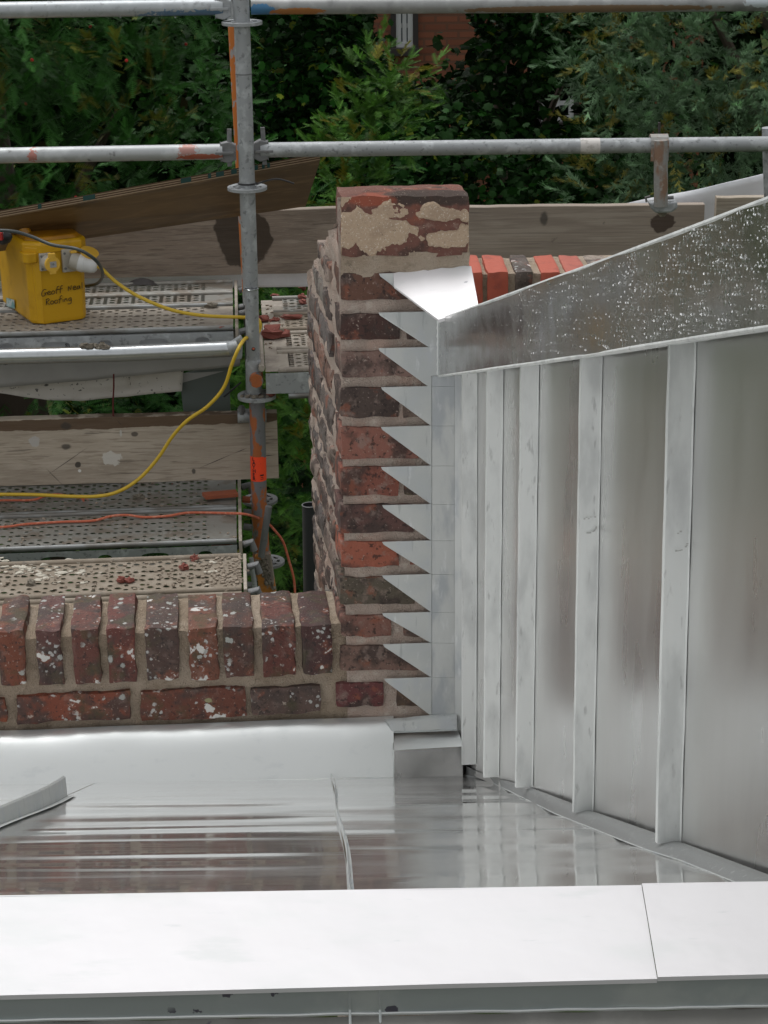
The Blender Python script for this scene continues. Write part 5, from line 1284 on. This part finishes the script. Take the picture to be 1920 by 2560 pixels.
# ================================================================== TREES
def rand_dirs(n):
    d = rng.normal(size=(n, 3)); return d / np.linalg.norm(d, axis=1)[:, None]
def frames(d, roll=None):
    """n x 3 x 3 frames with columns (side, dir, normal)"""
    upv_ = np.tile(np.array([0, 0, 1.0]), (len(d), 1)); upv_[np.abs(d[:, 2]) > .95] = (1, 0, 0)
    s = np.cross(d, upv_); s /= np.linalg.norm(s, axis=1)[:, None]; n_ = np.cross(s, d)
    if roll is not None:
        c, q = np.cos(roll)[:, None], np.sin(roll)[:, None]; s, n_ = s*c + n_*q, n_*c - s*q
    return np.stack([s, d, n_], axis=2)
def scatter(name, tv, tf_, pos, fr3, scale, cols, m, parent):
    tv = np.asarray(tv, float); nV = len(tv); N = len(pos)
    vs = np.einsum('nij,vj->nvi', fr3, tv) * scale[:, None, None] + pos[:, None, :]
    root = parent
    vs = (vs.reshape(-1, 3) - np.array(ORG[root.name])).astype(np.float32)
    tfa = np.asarray(tf_, int); fa = (tfa[None] + (np.arange(N)*nV)[:, None, None]).reshape(-1, tfa.shape[1])
    me = bpy.data.meshes.new(name); k = tfa.shape[1]
    me.vertices.add(len(vs)); me.vertices.foreach_set('co', vs.ravel())
    me.loops.add(fa.size); me.loops.foreach_set('vertex_index', fa.ravel().astype(np.int32))
    me.polygons.add(len(fa)); me.polygons.foreach_set('loop_start', (np.arange(len(fa))*k).astype(np.int32))
    me.update(calc_edges=True)
    at = me.color_attributes.new('tone', 'FLOAT_COLOR', 'POINT'); c = np.ones((N, nV, 4), np.float32); c[:, :, :3] = cols[:, None, :]
    at.data.foreach_set('color', c.ravel()); me.materials.append(MT[m])
    o = bpy.data.objects.new(name, me); COL.objects.link(o); o.parent = parent
    return o
# templates (y = growth direction)
def spray_template(n=11, L=1.0, nl=.30, w=.045, droop=.12):
    v = []; f = []
    for i in range(n):
        y = L*(i+.4)/n; z = -droop*y*y; l = nl*(1 - .55*(i/n)**2)
        for s in (-1, 1):
            k = len(v); tipx = s*l*.85; v += [(0, y - w, z), (0, y + w, z), (tipx, y + l*.45, z + .03)]; f.append((k, k+1, k+2))
    k = len(v); v += [(-w*.5, 0, 0), (w*.5, 0, 0), (0, L, -droop)]; f.append((k, k+1, k+2))
    return v, f
SPR = spray_template(9, nl=.34, w=.038)
def cyp_template():
    v = []; f = []; r5 = random.Random(4)
    for i in range(12):
        a = r5.uniform(0, 6.28); t = r5.uniform(.15, .9); y = r5.uniform(0, .55); L = r5.uniform(.25, .55)*(1 - .3*y)
        d = Vector((math.cos(a)*t, 1, math.sin(a)*t*.6)).normalized(); s = d.cross(Vector((0, 0, 1))).normalized()*.035
        p = Vector((math.cos(a)*.05, y, math.sin(a)*.05)); k = len(v); v += [tuple(p - s), tuple(p + s), tuple(p + d*L)]; f.append((k, k+1, k+2))
        for q in (.35, .65):
            e = (d + s.normalized()*random.choice((-1, 1))*.7).normalized(); b = p + d*L*q; k = len(v)
            v += [tuple(b - d*.03), tuple(b + d*.03), tuple(b + e*L*.38)]; f.append((k, k+1, k+2))
    return v, f
CYP = cyp_template()
ml_ = [(0, 0, 0), (.30, .0, .02), (.38, .20, .05), (.66, .34, .0), (.50, .50, .05), (.52, .76, -.02), (.27, .74, .05), (0, 1.05, -.06), (-.27, .74, .05), (-.52, .76, -.02), (-.50, .50, .05), (-.66, .34, .0), (-.38, .20, .05), (-.30, .0, .02), (0, .42, .10)]
MAP_F = [(14, i, i+1) for i in range(0, 13)] + [(14, 13, 0)]
def trunk(tree, base, top, r, limbs, m='bark'):
    pts = [lerp(V(*base), V(*top), t) + V(.06*math.sin(t*5), .05*math.sin(t*4+1), 0) for t in np.linspace(0, 1, 9)]
    tk = part('trunk', MB().tube(pts, r, 10, rs=[r*(1.25 - .95*t) for t in np.linspace(0, 1, 9)]), m, tree, smooth=True)
    for (t, q, rr_) in limbs:
        p = lerp(V(*base), V(*top), t); e = V(*q); mid = lerp(p, e, .5) + V(0, 0, .12)
        part('limb', MB().tube(smooth_path([p, mid, e], 4), rr_, 7, rs=[rr_*(1 - .8*k/8) for k in range(9)]), m, tk, smooth=True)
def ell_points(n, blobs, inner=.55, front=True):
    """points in the outer shell of a union of ellipsoids"""
    out = []; dirs = []
    wts = np.array([b[1][0]*b[1][2] for b in blobs]); wts = wts/wts.sum()
    for (c, r), wq in zip(blobs, wts):
        m = int(n*wq); d = rand_dirs(m*3); 
        if front: d = d[(d[:, 1] < .25) | (rng.random(len(d)) < .12)]
        d = d[:m]; rad = inner + (1-inner)*rng.random(len(d))**.45
        lump = np.array([mn.noise(V(*(x*2.6 + np.array(c)))) for x in d])*.22
        p = np.array(c) + d*np.array(r)*(rad + lump)[:, None]; out.append(p); dirs.append(d)
    return np.concatenate(out), np.concatenate(dirs)
def tone(n, base, var=.3, warm=None, wfrac=.1):
    c = np.tile(np.array(base), (n, 1)) * np.exp(rng.normal(0, var, (n, 1)))
    if warm is not None:
        k = rng.random(n) < wfrac; c[k] = np.array(warm) * np.exp(rng.normal(0, .2, (k.sum(), 1)))
    return c
def conifer(t, blobs, nb, per, boughL, sprayL, tpl, base, warm, m, name='crown', updir=.0, tonevar=.22, void=None, wfrac=.07, inner=.6):
    P0, D0_ = ell_points(nb, blobs, inner)
    bd = D0_*.8 + rng.normal(0, .35, D0_.shape); bd[:, 2] += updir; bd /= np.linalg.norm(bd, axis=1)[:, None]
    if void is not None: k = ~void(P0); P0, bd = P0[k], bd[k]
    N = len(P0)*per; t_ = np.tile(np.linspace(.0, 1, per), len(P0)); bi = np.repeat(np.arange(len(P0)), per)
    bl = boughL*rng.uniform(.6, 1.25, len(P0))[bi]
    d = bd[bi]; p = P0[bi] + d*(t_*bl)[:, None]; p[:, 2] -= .18*bl*t_**2
    F3 = frames(d); side = F3[:, :, 0]; nn_ = F3[:, :, 2]; sg = np.where(np.arange(N) % 2 == 0, 1, -1)[:, None]
    sp = d*(.75 + .4*t_)[:, None] + side*sg*(.9 - .7*t_)[:, None] + nn_*rng.normal(0, .28, (N, 1)); sp /= np.linalg.norm(sp, axis=1)[:, None]
    Fs = frames(sp, rng.normal(0, .45, N)); scl = sprayL*rng.uniform(.65, 1.2, N)
    bt_ = np.exp(rng.normal(0, tonevar, len(P0)))[bi]
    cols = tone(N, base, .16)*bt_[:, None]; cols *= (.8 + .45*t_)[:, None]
    wk = rng.random(len(P0)) < wfrac; cols[wk[bi]] = tone(int(wk[bi].sum()), warm, .2)
    return scatter(name, tpl[0], tpl[1], p, Fs, scl, cols, m, t)
ZC = 8.0
# --- yew on the left
yw = thing('yew_tree', 'dense dark green yew with small red berries, filling the upper left', 'tree', (-2.0, 9.9, 0))
yb = [((-2.3, 9.6, 7.2), (1.0, .9, .9)), ((-1.35, 9.3, 6.6), (.62, .6, .55)), ((-1.0, 9.5, 7.15), (.42, .5, .38)), ((-1.7, 9.2, 7.0), (.6, .6, .5)), ((-1.7, 9.5, 5.6), (1.35, .9, 1.0)), ((-1.5, 9.6, 4.6), (1.5, .9, 1.0)), ((-2.2, 9.8, 8.2), (1.2, .9, .9))]
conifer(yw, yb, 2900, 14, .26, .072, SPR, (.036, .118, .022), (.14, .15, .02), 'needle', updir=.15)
trunk(yw, (-1.9, 10.0, 0), (-1.9, 9.9, 8.4), .2, [(.5, (-2.4, 9.5, 6.2), .07), (.6, (-1.2, 9.5, 6.5), .06), (.75, (-2.5, 9.6, 8.0), .05)])
bp3, _ = ell_points(150, yb, .98); mb = MB()
for p in bp3[:150]: mb.blob(Vector(p) + V(0, -.25, 0), .008, 1, 4, 0)
part('berries', mb, 'berry', yw, smooth=True, kind='stuff')
# --- slender young yew in the centre
yc = thing('yew_tree', 'slender young yew with bright upward tips, left above the brick pier', 'tree', (-.3, 8.7, 0))
def pc(px, py, d=8.4): return tuple(P(px, py, d))
cb_ = [(pc(945, 200), (.13, .12, .16)), (pc(1015, 205), (.10, .1, .10)), (pc(1070, 165), (.045, .05, .05)), (pc(960, 275), (.13, .13, .15)), (pc(880, 300), (.10, .12, .12)), (pc(930, 350), (.17, .15, .16)), (pc(860, 385), (.13, .13, .16)), (pc(870, 480), (.17, .15, .18)), (pc(840, 600), (.25, .2, .25)), (pc(800, 850), (.4, .3, .5)), (pc(760, 1200), (.5, .3, .7))]
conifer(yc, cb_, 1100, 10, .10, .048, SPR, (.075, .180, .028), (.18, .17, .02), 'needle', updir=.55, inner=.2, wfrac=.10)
trunk(yc, (-.35, 8.75, 0), (-.1, 8.5, 6.2), .05, [])
# --- grey green cypress at the right
cyt = thing('cypress_tree', 'feathery blue-green cypress filling the upper right corner', 'tree', (2.1, 10.2, 0))
kb = [(pc(1800, 180, 9.6), (.55, .6, .45)), (pc(1600, 130, 9.5), (.36, .4, .22)), (pc(1560, 260, 9.4), (.16, .3, .12)), (pc(1700, 330, 9.4), (.42, .5, .28)), (pc(1560, 470, 9.5), (.28, .4, .15)), (pc(1850, 430, 9.5), (.55, .5, .4)), (pc(1900, 30, 9.8), (.6, .5, .5)), (pc(1900, 900, 9.8), (.9, .5, 1.0)), (pc(1600, -100, 9.9), (.5, .5, .4)), (pc(1500, 215, 9.5), (.10, .2, .08)), (pc(1480, 100, 9.6), (.14, .2, .10))]
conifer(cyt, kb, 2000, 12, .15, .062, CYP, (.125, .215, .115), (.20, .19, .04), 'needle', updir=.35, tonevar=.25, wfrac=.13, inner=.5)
trunk(cyt, (2.1, 10.3, 0), (2.1, 10.1, 8.2), .17, [(.7, (1.5, 9.8, 7.0), .05), (.8, (1.2, 9.7, 7.2), .04)])
# --- maple in the middle
mp = thing('maple_tree', 'dark broadleaved maple in the middle with gaps showing the red house', 'tree', (.3, 12.2, 0))
Vd = []
for (px, py, rad, ry) in ((1010, 70, .20, .24), (1075, 110, .28, .24), (1130, 60, .10, .14), (1040, 150, .14, .12), (1290, 165, .10, .06), (1395, 265, .15, .11), (1420, 232, .14, .05), (1200, 215, .10, .05), (1340, 300, .05, .04)):
    Vd.append((np.array(ray(px, py).normalized()), rad, ry))
def void(p):
    k = np.zeros(len(p), bool)
    for d, rad, ry in Vd:
        q = p - np.array(CAM); t = q @ d; r2 = q - t[:, None]*d; sc2 = t/12.0
        e = (r2[:, 0]/(rad*sc2))**2 + (r2[:, 2]/(ry*sc2))**2
        k |= (e < 1) & (rng.random(len(p)) < .93)
    return k
HOL = [(0, 0, 0), (.26, .3, .04), (.20, .75, .02), (0, 1.05, -.05), (-.20, .75, .02), (-.26, .3, .04)]
HOL_F = [(0, 1, 2), (0, 2, 3), (0, 3, 4), (0, 4, 5)]
def broadleaf(t, blobs, n, size, base, warm, wf, nclump=160, inner=.45, vv=void, csz=.22, name='crown', tv=.3, m='leaf', tp=None):
    P0, D0_ = ell_points(nclump, blobs, inner); per = n//max(1, len(P0)); bi = np.repeat(np.arange(len(P0)), per); N = len(bi)
    p = P0[bi] + rng.normal(0, csz, (N, 3))*np.array([1, .8, .55])
    k = ~vv(p) if vv else np.ones(N, bool); p = p[k]; bi = bi[k]; N = len(p)
    d = D0_[bi]*.55 + rng.normal(0, .5, (N, 3)); d[:, 2] -= .35; d /= np.linalg.norm(d, axis=1)[:, None]
    cols = tone(N, base, .2, warm, wf)*np.exp(rng.normal(0, tv, len(P0)))[bi][:, None]
    tp = tp or (ml_, MAP_F)
    return scatter(name, tp[0], tp[1], p, frames(d, rng.normal(0, .5, N)), size*rng.uniform(.6, 1.2, N), cols, m, t)
mbs_ = [(pc(700, 60, 11.2), (.55, .5, .32)), (pc(860, 120, 11.4), (.5, .5, .35)), (pc(740, 200, 11.6), (.6, .5, .4)), (pc(1300, 60, 11.2), (.55, .5, .22)), (pc(1440, 110, 11.5), (.4, .5, .3)), (pc(1100, 330, 11.5), (.8, .5, .3)), (pc(1300, 420, 11.0), (.7, .5, .4)), (pc(1150, 440, 10.8), (.6, .4, .35)), (pc(1450, 330, 11.6), (.5, .4, .4)), (pc(760, 330, 11.6), (.5, .4, .3)), (pc(1000, 700, 11.2), (1.4, .5, .8)), (pc(700, 1100, 11.2), (1.3, .5, 1.2)), (pc(1050, -150, 11.4), (1.3, .5, .35)), (pc(1500, -150, 11.4), (1.0, .5, .4))]
broadleaf(mp, mbs_, 44000, .046, (.014, .056, .009), (.13, .17, .02), .03)
broadleaf(mp, [(pc(1180, 200, 11.8), (.65, .4, .35)), (pc(1050, 130, 11.9), (.4, .4, .35))], 3500, .05, (.016, .045, .012), (.10, .11, .02), .02, nclump=60, inner=.1, name='inner_leaves')
trunk(mp, (.8, 12.5, 0), (.8, 12.4, 6.3), .13, [(.72, (-.4, 12.0, 6.2), .04), (.8, (1.2, 12.1, 6.4), .04)])
ft = thing('far_trees', 'dark mass of distant trees closing the view behind everything', 'trees', (0, 33, 0)); ft['kind'] = 'stuff'
broadleaf(ft, [((-6, 32, 5), (5, 2, 6)), ((-2, 33, 4), (4, 2, 5)), ((5, 32, 5), (4, 2, 6)), ((9, 33, 5), (4, 2, 6))], 9000, .8, (.010, .024, .008), (.02, .02, .008), .03, nclump=500, inner=.5, csz=.6, m='leaf_dark', tp=(HOL, HOL_F), vv=None)
# --- dark holly mass farther back closes the view below the house
hl = thing('holly_tree', 'very dark evergreen behind the maple, almost black in shade', 'tree', (0.0, 15.5, 0))
hb = [((-2.6, 15.0, 7.4), (1.6, .6, 1.0)), ((3.2, 15.0, 7.4), (1.2, .6, 1.0)), ((-2.6, 15.2, 5.6), (2.0, .8, 3.4)), ((.2, 15.4, 4.2), (2.0, .8, 2.0)), ((2.9, 15.2, 5.6), (1.7, .8, 3.2)), (pc(1180, 330, 15.2), (1.1, .5, .35)), (pc(1240, 80, 15.4), (.28, .4, .5)), (pc(1450, 100, 15.4), (.5, .4, .7)), (pc(840, 100, 15.4), (.5, .4, .9))]
broadleaf(hl, hb, 26000, .17, (.008, .018, .006), (.016, .016, .006), .04, nclump=900, inner=.6, csz=.28, m='leaf_dark', tp=(HOL, HOL_F))
trunk(hl, (0, 15.6, 0), (0, 15.5, 5.6), .2, [(.6, (-1.6, 15.4, 4.6), .07), (.6, (1.8, 15.4, 4.6), .07)])
# --- dark hedge close below the scaffold
hd = thing('laurel_hedge', 'dark hedge in the shade below and behind the walkways', 'hedge', (-.9, 8.6, 0))
broadleaf(hd, [((-1.2, 9.0, 3.4), (1.6, .5, 1.2)), ((-.1, 9.2, 3.9), (.8, .5, 1.3))], 9000, .075, (.016, .042, .013), (.07, .07, .02), .04, nclump=300, inner=.5, vv=None, csz=.16, tp=(HOL, HOL_F))
trunk(hd, (-.9, 9.1, 0), (-.9, 9.0, 3.6), .06, [])
